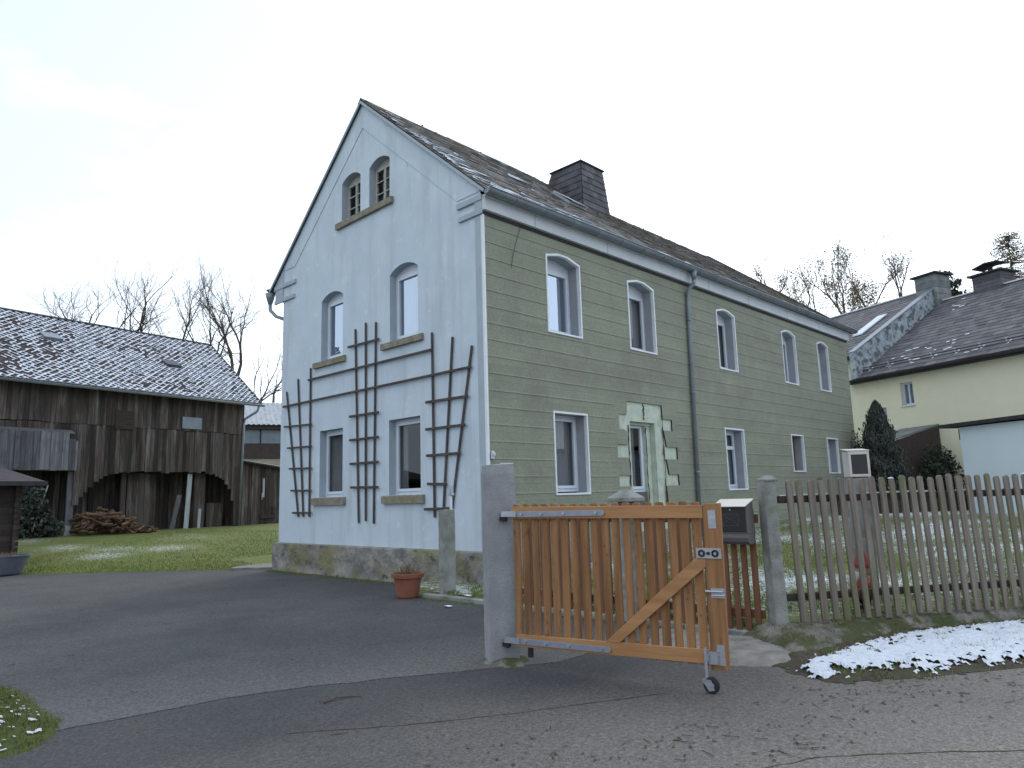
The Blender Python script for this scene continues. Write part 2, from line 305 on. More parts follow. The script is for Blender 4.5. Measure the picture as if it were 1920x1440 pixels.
def nmesh(name, V, Fc, m, parent=None):
    """fast mesh from numpy arrays; Fc (n,3) or (n,4)"""
    me = bpy.data.meshes.new(name); k = Fc.shape[1]
    me.vertices.add(len(V)); me.vertices.foreach_set('co', np.asarray(V, np.float32).ravel())
    me.loops.add(Fc.size); me.loops.foreach_set('vertex_index', Fc.astype(np.int32).ravel())
    me.polygons.add(len(Fc)); me.polygons.foreach_set('loop_start', np.arange(0, Fc.size, k, dtype=np.int32)); me.polygons.foreach_set('loop_total', np.full(len(Fc), k, np.int32))
    me.materials.append(MATS[m]); me.update(calc_edges=True)
    o = bpy.data.objects.new(name, me); COL.objects.link(o)
    if parent is not None: o.parent = parent
    return o
def jit(poly, amp, step, seed=0, keep=()):
    """subdivide a polygon outline and roughen it"""
    out = []; n = len(poly)
    for i in range(n):
        a = Vector((*poly[i], 0)); b = Vector((*poly[(i+1) % n], 0)); L = (b - a).length; k = 1 if i in keep else max(1, int(L / step))
        d = (b - a).normalized(); nn = Vector((-d.y, d.x, 0))
        for j in range(k):
            p = a + (b - a) * j / k
            if i not in keep: p = p + nn * amp * noise.noise(Vector((p.x * 2.3, p.y * 2.3, seed))) + nn * amp * .5 * noise.noise(Vector((p.x * 9, p.y * 9, seed)))
            out.append((p.x, p.y))
    return out
def sheet(poly, z):
    """flat sheet with a thin edge from a 2D outline"""
    pts = [Vector((x, y, 0)) for x, y in poly]; tri = tessellate_polygon([pts]); n = len(poly); mb = MB()
    vs = [(x, y, z) for x, y in poly] + [(x, y, z - .06) for x, y in poly]; fs = []
    for t in tri:
        a, b, c = [vs[i] for i in t]; cr = (b[0]-a[0])*(c[1]-a[1])-(b[1]-a[1])*(c[0]-a[0]); fs.append(t if cr > 0 else t[::-1])
    fs += [(i, n+i, n+(i+1) % n, (i+1) % n) for i in range(n)]
    return mb.add(vs, fs)
# ------------------------------------------------------------------ terrain
BO = (5.80, 21.55); BA = 10.5                        # barn corner and direction
bu = (math.cos(R(BA)), math.sin(R(BA)))
FO = (-.95, -5.5); FA = -33.5                         # picket fence origin and direction
fu = (math.cos(R(FA)), math.sin(R(FA))); fn = (-fu[1], fu[0])
def fence_sf(x, y): dx, dy = x - FO[0], y - FO[1]; return dx*fu[0]+dy*fu[1], dx*fn[0]+dy*fn[1]
def fp(s, f): return (FO[0]+fu[0]*s+fn[0]*f, FO[1]+fu[1]*s+fn[1]*f)
def sm(t): t = min(1, max(0, t)); return t*t*(3-2*t)
def T(x, y):
    s, f = fence_sf(x, y)
    if y < 1.5 and x > -1.0 and f > .05: 
        z = .09 + .044 * min(x + 1, 20)
        return z * (1 if y < 0 else 1) + .02 * noise.noise(Vector((x*1.2, y*1.2, 0)))
    if y < 1.5 or f < .05: return -.06
    t = (x-.2)*.755+(y-7.6)*.655
    if t > 0:
        d = max(0, ((x-BO[0])*bu[1]-(y-BO[1])*bu[0]))
        return .66*t/(t+d) - .03*(1-sm(t/.6)) + .02*noise.noise(Vector((x*1.1, y*1.1, 3)))*min(1, t)
    return -.06
def axis(lo, hi, st, far):
    a = list(np.arange(lo, hi + 1e-6, st)); k = st
    l = lo; h = hi; L = []; H = []
    while h < far: k *= 1.35; h += k; H.append(h); l -= k; L.append(l)
    return L[::-1] + a + H
def lawn_snow(x, y):
    sn = 0
    for cx, cy, r, a in ((-2.6, 19.3, 2.6, .42), (-2.0, 16.9, 2.2, .44), (-1.7, 14.2, 2.0, .455), (.2, 14.6, 2.3, .45), (2.2, 17.5, 3.6, .40), (-1, 15.6, 2.0, .44), (-6, 18, 3, .4)):
        sn = max(sn, a*math.exp(-((x-cx)**2+(y-cy)**2)/(r*r))+.06)
    return sn
xs = axis(-12, 26, .25, 500); ys = axis(-9, 27, .25, 500)
V = []; Sn = []
for y in ys:
    for x in xs:
        z = T(x, y); V.append((x, y, z))
        s, f = fence_sf(x, y); sn = 0.0
        if x > -1 and y < 1.5 and f > 0: sn = .465 + .19 * noise.noise(Vector((x*.6, y*.6, 9))) + (.05 if x > 6 else 0)
        elif y > 7:
            sn = lawn_snow(x, y)
        Sn.append(sn)
nx = len(xs); Fc = np.array([(j*nx+i, j*nx+i+1, (j+1)*nx+i+1, (j+1)*nx+i) for j in range(len(ys)-1) for i in range(nx-1)])
gr = nmesh('ground', np.array(V), Fc, 'ground'); tag(gr, kind='structure')
gr.data.polygons.foreach_set('use_smooth', [True]*len(gr.data.polygons))
at = gr.data.attributes.new('snow', 'FLOAT', 'POINT'); at.data.foreach_set('value', np.array(Sn, np.float32))

road = [(-60, 14), (-60, -60), (60, -60), fp(60, -1.2), fp(-.2, -1.1), (-1.12, -5.4), (-1.12, -3)]
ROAD = tag(build(sheet(road, 0), 'road', 'asphalt_road'), kind='structure')
drv = jit([(-30, 1.5), (-14, -1.6), (-6.95, -2.80), (-6.5, -2.85), (-5.55, -3.0), (-5.07, -3.2), (-4.16, -3.68), (-3.2, -4.25), (-1.16, -4.3), (-1.16, .25), (-.02, .3), (-.02, 7.4), (.2, 7.62), (-4.4, 12.9), (-12, 21.7), (-30, 42)], .05, .12, 2, keep=(0, 8, 9, 10, 11))
tag(build(sheet(drv, .007), 'driveway', 'asphalt_drive'), kind='structure')
mb = MB()
for P in (((-5.9, -4.15), (-5.2, -4.7), (-4.6, -5.05), (-4.0, -5.35), (-3.4, -5.65)), ((-4.6, -6.8), (-4.1, -7.05), (-3.5, -7.6), (-3.0, -8.2))):
    q = []
    for (a, b), (c, d) in zip(P, P[1:]):
        for k in range(8): q.append((a+(c-a)*k/8+random.uniform(-.012, .012), b+(d-b)*k/8+random.uniform(-.012, .012)))
    for (a, b), (c, d) in zip(q, q[1:]):
        u = Vector((c-a, d-b)).normalized()*random.uniform(.003, .007); mb.add([(a-u.y, b+u.x, .003), (c-u.y, d+u.x, .003), (c+u.y, d-u.x, .003), (a+u.y, b-u.x, .003)], [(3, 2, 1, 0)])
build(mb, 'crack', 'soil', ROAD)
# concrete path slab beside the house corner
tag(build(sheet(jit([(-.6, 8.3), (.25, 7.42), (3.4, 7.42), (3.4, 10.6), (1.0, 10.6)], .1, .2, 5), .05), 'path', 'apron_concrete'), kind='structure')

def hfield(name, m, s0, s1, ds, f0, f1, df, fz, frame, keepf=None, parent=None, smooth=True):
    S = np.arange(s0, s1+1e-6, ds); Fv = np.arange(f0, f1+1e-6, df); Vv = []; K = []
    for f in Fv:
        for s in S:
            x, y = frame(s, f); z = fz(s, f, x, y); K.append(keepf(s, f, x, y) if keepf else True); Vv.append((x, y, z))
    n = len(S); Fq = [(j*n+i, j*n+i+1, (j+1)*n+i+1, (j+1)*n+i) for j in range(len(Fv)-1) for i in range(n-1) if all(K[q] for q in (j*n+i, j*n+i+1, (j+1)*n+i+1, (j+1)*n+i))]
    o = nmesh(name, np.array(Vv), np.array(Fq), m, parent)
    if smooth: o.data.polygons.foreach_set('use_smooth', [True]*len(o.data.polygons))
    return o
nz3 = lambda x, y, s, k=0: noise.noise(Vector((x*s, y*s, k)))
def fu_edge(s):                                       # where the wall foot meets the verge
    P = [(-.7, -1.15), (-.4, -.95), (.3, -.6), (1.25, -.22), (2.6, -.12), (40, -.12)]
    for (a, b), (c, d) in zip(P, P[1:]):
        if s <= c: return b + (d-b)*max(0, (s-a)/(c-a))
    return -.12
# verge earth under the snow strip, then the snow
vedge = lambda s, f, x, y: min(f+1.74-.07*nz3(x, y, 3)-.05*nz3(x, y, 11), s+.80-.1*nz3(x, y, 4), (f+1.74)*.6+(s+.8)*.6-.12)
verge = lambda s, f, x, y: .002 + (.045+.018*nz3(x, y, 5))*sm(max(0, vedge(s, f, x, y))/.35)
tag(hfield('ground', 'verge_earth', -1.3, 16, .05, -2.0, .1, .05, lambda s, f, x, y: verge(s, f, x, y)+.004*nz3(x, y, 17)*sm(vedge(s, f, x, y)/.1), fp, lambda s, f, x, y: vedge(s, f, x, y) > 0), kind='structure')
def snow_val(s, f, x, y):
    up = fu_edge(s) - .03; lo = -1.58 - .1*min(1, max(0, s)) - .12*nz3(x, y, 1.6, 2)
    e = min(up - f, f - lo, (s+.78)*1.2)
    a = e + .08*nz3(x, y, 7, 1) + .10*nz3(x, y, 19, 5) + .07*nz3(x, y, 42, 3) - .03
    return min(a, .15 + e*1.1 - (.6*nz3(x, y, 11, 8) + .5*nz3(x, y, 26, 4) + .35*nz3(x, y, 50, 4)))
tag(hfield('snow', 'snow', -.9, 12, .018, -2.0, 0, .018, lambda s, f, x, y: verge(s, f, x, y) + .003 + (.026 + .014*nz3(x, y, 6, 1) + .009*nz3(x, y, 22, 1) + .005*nz3(x, y, 55, 1))*sm(snow_val(s, f, x, y)/.11), fp, lambda s, f, x, y: snow_val(s, f, x, y) > 0), kind='stuff')

# ------------------------------------------------------------------ the house
house = thing('house', 'two storey house with pale blue gable wall and green panelled long side', 'house', (0, 0, 0))
L_, W_ = 17.6, 7.2
def arch_pts(a0, a1, zs, rise, n=8):
    """points from right spring to left spring over the arch"""
    c = (a0+a1)/2; h = (a1-a0)/2; r = (h*h+rise*rise)/(2*rise); cz = zs+rise-r; th = math.asin(h/r)
    return [(c+r*math.sin(th-2*th*i/n), cz+r*math.cos(th-2*th*i/n)) for i in range(n+1)]
def hole(a0, a1, z0, z1, rise=0, n=8): 
    return [(a0, z0), (a1, z0)] + (arch_pts(a0, a1, z1, rise, n) if rise else [(a1, z1), (a0, z1)])
def skin(mb, outer, holes, fr, depth):
    """flat skin with holes; fr(a,z,d) -> 3D (d = depth inwards); reveals run to depth"""
    loops = [[Vector((a, z, 0)) for a, z in P] for P in [outer] + holes]
    flat = [p for l in loops for p in l]; tri = tessellate_polygon(loops)
    mb.add([fr(p.x, p.y, 0) for p in flat], [tuple(t) for t in tri])
def reveals(mb, holes, fr, d0, depth):
    for P in holes:
        n = len(P)
        for i in range(n):
            a, b = P[i], P[(i+1) % n]; mb.quad(fr(*a, d0), fr(*b, d0), fr(*b, depth), fr(*a, depth))
G = lambda y, z, d=0: (d, y, z)                        # gable wall frame (faces -X)
Lg = lambda x, z, d=0: (x, d, z)                       # long wall frame (faces -Y)
roof_z = lambda y: (6.98+(y+.2)*.876) if y < 3.75 else (10.44-(y-3.75)*.865)
def ridge_z(x): return float(np.interp(x, [-1, 0, 5, 9, 15.5], [10.44, 10.44, 10.38, 10.2, 10.2]))
gab_holes = {
 'attic_l': (3.84, 4.58, 7.80, 8.72, .14), 'attic_r': (2.76, 3.50, 7.80, 8.72, .14),
 'up_l': (4.50, 5.40, 4.72, 6.12, .15), 'up_r': (1.84, 2.76, 4.72, 6.12, .15),
 'lo_l': (4.47, 5.40, 1.66, 3.13, 0), 'lo_r': (1.80, 2.80, 1.65, 3.13, 0)}
GH = {k: hole(a, b, c, d, r) for k, (a, b, c, d, r) in gab_holes.items()}
mb = MB()
skin(mb, [(0, .6), (W_, .6), (W_, roof_z(W_)-.07), (3.75, 10.36), (0, roof_z(0)-.07)], list(GH.values()), G, .2)
gw = build(mb, 'gable_wall', 'render_blue', house)
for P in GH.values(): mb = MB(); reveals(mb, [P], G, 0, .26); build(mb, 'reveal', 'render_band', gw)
# back and far walls, closing the shell
mb = MB(); mb.quad((0, W_, -.1), (0, W_, 7.2), (L_, W_, 7.2), (L_, W_, -.1)); mb.add([(L_, 0, -.1), (L_, W_, -.1), (L_, W_, 7.1), (L_, 3.75, 9.3), (L_, 0, 7.1)], [(0, 1, 2, 3, 4)])
build(mb, 'rear_wall', 'render_band', house)
mb = MB(); mb.quad((.3, .3, 3.9), (L_-.1, .3, 3.9), (L_-.1, 7.1, 3.9), (.3, 7.1, 3.9)); mb.quad((.3, .3, 7.0), (L_-.1, .3, 7.0), (L_-.1, 7.1, 7.0), (.3, 7.1, 7.0)); mb.quad((.3, .3, .9), (L_-.1, .3, .9), (L_-.1, 7.1, .9), (.3, 7.1, .9))
for x in (3.6, 7, 11): mb.quad((x, .3, .9), (x, 7.1, .9), (x, 7.1, 7), (x, .3, 7))
build(mb, 'interior_floor', 'dark_room', house)
# rake band and kneelers on the gable
mb = MB()
def band(y0, y1):
    z = lambda y: roof_z(y)-.07
    a = (y0, z(y0)); b = (y1, z(y1)); s = 1 if y0 < y1 else -1
    mb.prism([G(a[0], a[1], -.014), G(b[0], b[1]+.0, -.014), G(b[0], b[1]-.62, -.014), G(a[0]+.0, a[1]-.62 if abs(y0-3.75) > 2 else a[1], -.014)], (.02, 0, 0))
def z_(y): return roof_z(y)-.07
mb.prism([G(.02, z_(.02), -.014), G(3.75, 10.36, -.014), G(3.75, 9.78, -.014), G(.62, z_(.62)-.58, -.014), G(.02, z_(.62)-.58, -.014)], (.018, 0, 0))
mb.prism([G(W_-.02, z_(W_-.02), -.014), G(3.75, 10.36, -.014), G(3.75, 9.78, -.014), G(W_-.55, z_(W_-.55)-.56, -.014), G(W_-.02, z_(W_-.55)-.56, -.014)], (.018, 0, 0))
build(mb, 'rake_band', 'render_blue', house)
mb = MB()
for z0, z1, y1 in ((6.86, 6.97, .62), (6.60, 6.70, .58)): mb.box((-.045, -.06, z0), (-.002, y1, z1))
mb.box((-.03, -.05, 6.70), (-.004, .14, 6.86))
build(mb, 'kneeler', 'render_band', house, bevel=.008); mb = MB()
for z0, z1, y1 in ((6.86, 6.97, .62), (6.50, 6.60, .58)): mb.box((-.045, W_-y1, z0), (-.002, W_+.4, z1))
mb.box((-.03, W_, 6.6), (.25, W_+.38, 6.86)); mb.prism([(-.02, W_-.001, 6.86), (-.02, W_+.48, 6.86), (-.02, W_+.48, roof_z(W_+.48)-.08), (-.02, W_-.001, roof_z(W_)-.08)], (.3, 0, 0))
build(mb, 'kneeler', 'render_band', house, bevel=.008)

# plinth
mb = MB(); n = 60
def plinth_face(fr, a0, a1, z0, z1, proud):
    na = int((a1-a0)/.07); nzz = 10; base = len(mb.v); vs = []; fs = []
    for j in range(nzz+1):
        for i in range(na+1):
            a = a0+(a1-a0)*i/na; z = z0+(z1-z0)*j/nzz
            d = -proud - .04*noise.noise(Vector((a*1.7, z*3, 1))) - .05*abs(noise.noise(Vector((a*4, z*6, 4)))) - .02*noise.noise(Vector((a*16, z*16, 2)))
            vs.append(fr(a, z, d))
    for j in range(nzz):
        for i in range(na): fs.append((j*(na+1)+i, j*(na+1)+i+1, (j+1)*(na+1)+i+1, (j+1)*(na+1)+i))
    mb.add(vs, fs)
    top = [fr(a0, z1, 0.02), fr(a1, z1, .02)]
    for i in range(na):
        k = nzz*(na+1)+i; mb.quad(vs[k], vs[k+1], fr(a0+(a1-a0)*(i+1)/na, z1+.025, .02), fr(a0+(a1-a0)*i/na, z1+.025, .02))
plinth_face(G, -.06, W_+.12, -.08, .63, .075)
plinth_face(Lg, -.06, L_, -.08, .42, .06)
mb.quad((-.06, W_+.12, -.1), (-.06, W_+.12, .63), (1.2, W_+.12, .63), (1.2, W_+.12, -.1))
build(mb, 'plinth', 'plinth_stone', house, smooth=True)

# long wall: pale base wall, then the green cladding with cut-outs
up_x = [(1.70, 2.69), (4.41, 5.40), (8.37, 9.31), (12.29, 13.2), (14.95, 15.8)]
low = [(1.755, 2.73, 1.59, 3.11), (4.27, 5.22, 1.0, 3.09), (8.38, 9.35, 1.59, 3.11), (12.35, 13.15, 2.07, 3.11), (15.03, 15.9, 2.03, 3.11)]
def h5(a, b, z0, z1): m_ = (a+b)/2; return [(a, z0), (b, z0), (b, z1-.0), (m_+.12, z1+.10), (m_-.12, z1+.105), (a, z1+.02)]
LH = [h5(a, b, 4.70, 6.18) for a, b in up_x] + [hole(*q) for q in low]
mb = MB(); skin(mb, [(0, .3), (L_, .3), (L_, 7.0), (0, 7.0)], LH, Lg, .27)
lw = build(mb, 'long_wall', 'pale_insulation', house)
for i, P in enumerate(LH):
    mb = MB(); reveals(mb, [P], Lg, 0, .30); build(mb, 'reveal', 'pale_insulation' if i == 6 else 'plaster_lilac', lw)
CD = -.035
door_cut = [(4.15, .75), (5.62, .75), (5.52, 1.70), (5.70, 1.70), (6.07, 1.70), (6.05, 1.95), (5.66, 1.95), (5.58, 2.29), (5.62, 2.29), (6.06, 2.29), (6.06, 2.57), (5.62, 2.57), (5.53, 2.94), (5.9, 2.94), (5.9, 3.20), (5.52, 3.20),
            (5.50, 3.51), (4.15, 3.51), (4.13, 3.22), (3.84, 3.22), (3.84, 2.90), (3.96, 2.90), (4.12, 2.86), (4.13, 2.57), (3.74, 2.57), (3.74, 2.30), (4.12, 2.30), (4.16, 1.93), (3.75, 1.93), (3.75, 1.70), (4.15, 1.70)]
CH = [P for i, P in enumerate(LH) if i != 6] + [door_cut]
mb = MB(); skin(mb, [(.035, .40), (L_, .40), (L_, 6.64), (.035, 6.64)], CH, lambda a, z, d: Lg(a, z, d+CD), 0)
mb.quad((L_, CD, .4), (L_, 0.1, .4), (L_, .1, 6.64), (L_, CD, 6.64))
cl = build(mb, 'green_cladding', 'green_cladding', house)
for P in CH: mb = MB(); reveals(mb, [P], Lg, CD, 0.002); build(mb, 'cladding_edge_shade', 'rail_dark', cl)  # cut edges coloured dark to paint in the shadow of the recesses
# proud lower edges of each course of panels
mb = MB(); z = .70
spans = [(a, b, 4.66, 6.30) for a, b in up_x] + [(a, b, c-.03, d+.03) for i, (a, b, c, d) in enumerate(low) if i != 1] + [(3.7, 6.1, .7, 3.54)]
while z < 6.6:
    cuts = sorted((a, b) for a, b, c, d in spans if c < z < d); x = .04
    for a, b in cuts + [(L_, L_)]:
        if a > x: 
            k = max(1, int((a-x)/1.9))
            for i in range(k):
                xa = x+(a-x)*i/k; xb = x+(a-x)*(i+1)/k; dz = random.uniform(-.004, .004)
                mb.add([(xa, CD-.0015, z+.03), (xb, CD-.0015, z+.03), (xb, CD-.010, z+dz), (xa, CD-.010, z+dz), (xb, CD-.001, z+dz), (xa, CD-.001, z+dz)], [(0, 1, 2, 3), (3, 2, 4, 5)])
        x = max(x, b)
    z += .30
build(mb, 'course_edge', 'green_cladding', cl)
mb = MB(); mb.box((-.012, -.05, .5), (.035, .0, 6.62)); build(mb, 'corner_trim', 'white_metal', house)
# broad painted corner strip on the gable side
mb = MB(); mb.box((-.010, .0, .64), (.0-.001, .16, 6.55)); build(mb, 'corner_strip', 'render_band', house)
# white cornice board, soffit moulding
mb = MB(); mb.box((-.02, -.13, 6.66), (L_+.12, .0, 6.90)); mb.box((-.02, -.16, 6.90), (L_+.14, .0, 6.95))
x = 1.4
cornice = build(mb, 'cornice', 'white_board', house, bevel=.006)
mb = MB()
for x in (1.3, 3.6, 7.9, 10.1, 12.6, 15.0): mb = MB(); mb.box((x, -.134, 6.665), (x+.02, -.128, 6.895)); build(mb, 'joint', 'render_band', cornice)
mb = MB(); mb.box((-.02, -.06, 6.60), (L_+.05, -.0, 6.655)); build(mb, 'moulding', 'fascia_dark', house)
# gutters
def gutter(mb, p, q, r):
    p, q = Vector(p), Vector(q); d = (q-p).normalized(); a = Vector((-d.y, d.x, 0)); n = 10; vs = []
    for e in (p, q):
        for rr in (r, r-.008):
            for k in range(n+1):
                th = math.pi*k/n; vs.append(e + a*math.cos(th)*rr - Vector((0, 0, 1))*math.sin(th)*rr)
    m_ = n+1; fs = []
    for k in range(n): fs += [(k, k+1, 2*m_+k+1, 2*m_+k), (m_+k, 3*m_+k, 3*m_+k+1, m_+k+1), (k, m_+k, m_+k+1, k+1), (2*m_+k, 2*m_+k+1, 3*m_+k+1, 3*m_+k)]
    for k in (0, n): fs.append((k, 2*m_+k, 3*m_+k, m_+k))
    fs.append(tuple(range(m_))); fs.append(tuple(range(2*m_, 3*m_)))
    mb.add(vs, fs)
    mb.tube([p - a*r, q - a*r], .014, 6)
mb = MB(); gutter(mb, (-.10, -.27, 6.985), (18.0, -.27, 7.03), .10)
for x in np.arange(.6, 17.9, .82):
    P = [(x, -.27+.104*math.cos(t), 6.985+.045*x/18-.104*math.sin(t)) for t in np.linspace(math.pi, .1, 8)]
    mb.tube(P, .009, 5)
gt = build(mb, 'gutter', 'zinc', house, smooth=True)
mb = MB(); px = 6.93
mb.tube([(px, -.27, 6.93), (px, -.27, 6.70)], [.085, .05], 12); mb.tube([(px, -.27, 6.72), (px, -.26, 6.62), (px-.04, -.14, 6.50), (px-.05, -.105, 6.40), (px-.06, -.10, 6.2), (px-.2, -.10, .5)], .048, 12)
for z in (5.7, 3.9, 2.0): 
    xx = px-.06-.14*(6.2-z)/5.7; mb.tube([(xx, -.10, z-.02), (xx, -.10, z+.03)], .056, 12)
build(mb, 'downpipe', 'zinc', house, smooth=True)
mb = MB(); gutter(mb, (-.06, 7.86, 6.98), (17.9, 7.86, 6.98), .09); mb.lathe([(.02, -.30), (.05, -.28), (.10, -.12), (.13, 0), (.11, 0)], (-.02, 7.86, 6.86), 14)
mb.tube([(-.02, 7.86, 6.6), (-.02, 7.84, 6.42), (.02, 7.6, 6.22), (.08, 7.35, 6.12), (.15, 7.27, 5.95), (.15, 7.27, .4)], .045, 10)
g2 = build(mb, 'gutter', 'zinc', house, smooth=True)
mb = MB(); mb.lathe([(0, .16), (.06, .15), (.10, .125), (.11, .10)], (-.02, 7.86, 6.84), 12); build(mb, 'snow', 'snow', g2, smooth=True)

# roof
EV = lambda x, v: Vector((x, -.22+(3.75+.22)*v, 6.985 + .03*x/18 + (ridge_z(x)-6.985-.03*x/18)*v))
xr = lambda v: 17.95-2.75*v
xl = -.075
mb = MB()
def slab(mb, P, t=.07):
    mb.prism([Vector(p)-Vector((0, 0, t)) for p in P], (0, 0, t-.012))
fr_ = [EV(xl, 0)] + [EV(x, 0) for x in (5, 9, 17.95)] + [EV(x, 1) for x in (15.2, 9, 5, xl)]
for a, b in ((xl, 5), (5, 9), (9, 15.2)): slab(mb, [EV(a, 0), EV(b, 0), EV(b, 1), EV(a, 1)])
slab(mb, [EV(15.2, 0), EV(17.95, 0), EV(15.2, 1)])
Bk = lambda x: Vector((x, 7.80, 6.94))
for a, b in ((xl, 5), (5, 9), (9, 15.2)): slab(mb, [EV(a, 1), EV(b, 1), Bk(b), Bk(a)])
slab(mb, [EV(15.2, 1), Bk(17.95), Bk(15.2)]); slab(mb, [EV(15.2, 1), EV(17.95, 0), Bk(17.95)])
roof = build(mb, 'roof', 'slate_dark', house)
def tiles(mb, S, vmin, vmax, rows, lo, hi, tw, rnd=.012, thick=.016, lift=.02, stagger=True, jitter=.0):
    """S(x,v) surface; one overlapping slate per cell"""
    for r in range(rows):
        v0 = vmin+(vmax-vmin)*r/rows; v1 = vmin+(vmax-vmin)*(r+1.25)/rows; v1 = min(v1, vmax)
        a, b = lo(v0), hi(v0); x = a - (tw/2 if stagger and r % 2 else 0)
        while x < b - .02:
            x0 = max(a, x); x1 = min(b, x+tw-.006); x += tw
            if x1 - x0 < .04: continue
            h = lift + random.uniform(0, rnd); dv = random.uniform(-.08, .08)*(vmax-vmin)/rows*.8; jz = random.uniform(0, rnd*.5)
            xc0 = min(x0, hi(v1)); xc1 = min(x1, hi(v1))
            p = [S(x0, max(vmin-.01, v0+dv)), S(x1, max(vmin-.01, v0+dv*.6)), S(xc1, v1), S(xc0, v1)]
            n_ = Vector((0, -.66, .75))
            t0, t1, t2, t3 = p[0]+n_*h, p[1]+n_*(h-jz), p[2]+n_*.004, p[3]+n_*.004
            mb.add([t0, t1, t2, t3, t0-n_*thick, t1-n_*thick], [(0, 1, 2, 3), (4, 5, 1, 0), (4, 0, 3), (1, 5, 2)])
mb = MB(); tiles(mb, EV, 0, 1, 27, lambda v: xl, xr, .30)
tl = build(mb, 'slates', 'slate_brown', roof)
mb = MB()
for x in np.arange(xl, 15.2, .42):
    a = EV(x, 1)+Vector((0, 0, .0)); b = EV(min(x+.46, 15.2), 1)
    h = random.uniform(.025, .045)
    mb.add([a+Vector((0, -.12, -.075)), b+Vector((0, -.12, -.075)), b+Vector((0, 0, h)), a+Vector((0, 0, h)), a+Vector((0, .12, -.075)), b+Vector((0, .12, -.075))], [(0, 1, 2, 3), (3, 2, 5, 4)])
a, b = EV(15.2, 1), EV(17.95, 0); mb.bar(a+Vector((0, 0, .02)), b+Vector((0, 0, .03)), .2, .03)
build(mb, 'ridge_cap', 'slate_brown', roof)
# back slope tiles (plain), verge boards
Sb = lambda x, v: EV(x, 1).lerp(Bk(x), v)
mb = MB()
for (ya, za, yb, zb) in ((-.24, 6.955, 3.75, 10.41), (7.82, 6.91, 3.75, 10.41)):
    mb.prism([(xl-.012, ya, za), (xl-.012, yb, zb), (xl-.012, yb, zb-.07), (xl-.012, ya, za-.07)], (.02, 0, 0))
build(mb, 'verge_board', 'render_band', roof)
# moss lumps along ridge and slope
mb = MB()
for i in range(260):
    x = random.uniform(5.5, 17.5) if random.random() < .85 else random.uniform(0, 6); v = random.random()**.6
    if x > xr(v): continue
    c = EV(x, min(v, .995)) + Vector((0, -.02, .035)); r = random.uniform(.012, .034)
    mb.add([c+Vector((r*1.5, 0, 0)), c+Vector((0, r, .3*r)), c+Vector((-r*1.5, 0, 0)), c+Vector((0, -r, -.3*r)), c+Vector((0, -.4*r, r*.8))], [(0, 1, 4), (1, 2, 4), (2, 3, 4), (3, 0, 4)])
build(mb, 'moss', 'moss', roof)
# snow lying in streaks on the courses near the verge and the eave
mb = MB()
def streak(x, v, ln, w):
    k = max(2, int(ln/.12)); n_ = Vector((0, -.66, .75)); T_, B_ = [], []
    for i in range(k+1):
        t = i/k; e = math.sin(math.pi*min(1, max(0, t*.96+.02)))**.4; ww = w*e*random.uniform(.6, 1.1)
        B_.append(EV(x+ln*t, v+.003)+n_*.056); T_.append(EV(x+ln*t, v+.003+ww)+n_*.044)
    for i in range(k): mb.add([B_[i], B_[i+1], T_[i+1], T_[i], B_[i]-n_*.014, B_[i+1]-n_*.014], [(0, 1, 2, 3), (4, 5, 1, 0)])
for r in range(27):
    v = r/27
    for c, sd_, p_, l0, l1 in ((0.05, .3, 4.0 if .04 < v < .62 else .8, .15, .6), (1.9, 1.4, 4.5*math.exp(-((v-.07)/.09)**2), .3, 1.3), (4.8, 1.6, 3.2*math.exp(-((v-.05)/.06)**2), .2, .8), (8.5, 2.2, 3.2*math.exp(-((v-.04)/.05)**2), .1, .5), (12.5, 1.8, 1.4*math.exp(-((v-.06)/.08)**2), .1, .35), (2.4, .3, 2.2*math.exp(-((v-.54)/.035)**2), .4, .9), (5, 4, .35, .08, .25)):
        for _ in range(int(p_)+(random.random() < p_ % 1)):
            x = max(xl, random.gauss(c, sd_)); ln = random.uniform(l0, l1)
            if x+ln < xr(v+.04): streak(x, v, ln, random.uniform(.018, .046))
build(mb, 'snow', 'snow', roof)
# chimney
mb = MB(); zb, zt_ = 9.0, 10.62
B = [(6.22, 2.50), (7.50, 2.50), (7.50, 4.4), (6.22, 4.4)]; Tt = [(6.27, 2.56), (7.24, 2.56), (7.24, 3.62), (6.27, 3.62)]
rows = 9
for r in range(rows):
    f0, f1 = r/rows, (r+1)/rows
    for s in range(4):
        a0, a1 = Vector(B[s]), Vector(B[(s+1) % 4]); t0, t1 = Vector(Tt[s]), Vector(Tt[(s+1) % 4]); k = 5; off = .5 if r % 2 else 0
        out = Vector(((a1-a0).y, -(a1-a0).x)).normalized()
        for i in range(-1, k+1):
            u0, u1 = max(0, (i+off)/k), min(1, (i+1+off)/k)
            if u1 <= u0: continue
            def pt(u, f, e): p = (a0.lerp(a1, u)).lerp(t0.lerp(t1, u), f)+out*e; return (p.x, p.y, zb+(zt_-zb)*f)
            e = random.uniform(.016, .026)
            mb.add([pt(u0, f0-.01, e), pt(u1, f0-.01, e), pt(u1, f1+.02, .004), pt(u0, f1+.02, .004), pt(u0, f0-.01, 0), pt(u1, f0-.01, 0)], [(0, 1, 2, 3), (4, 5, 1, 0)])
mb.prism([(*p, zb) for p in B], (0, 0, .01))
mb.add([(*p, zb) for p in B]+[(*p, zt_) for p in Tt], [(0, 1, 5, 4), (1, 2, 6, 5), (2, 3, 7, 6), (3, 0, 4, 7), (4, 5, 6, 7)])
ch = build(mb, 'chimney', 'slate_dark', roof)
mb = MB(); mb.box((6.22, 2.51, zt_), (7.29, 3.67, zt_+.035)); mb.tube([(6.3, 2.6, zt_), (6.3, 2.6, zt_+.12)], .008, 5); build(mb, 'chimney_cap', 'fascia_dark', roof)
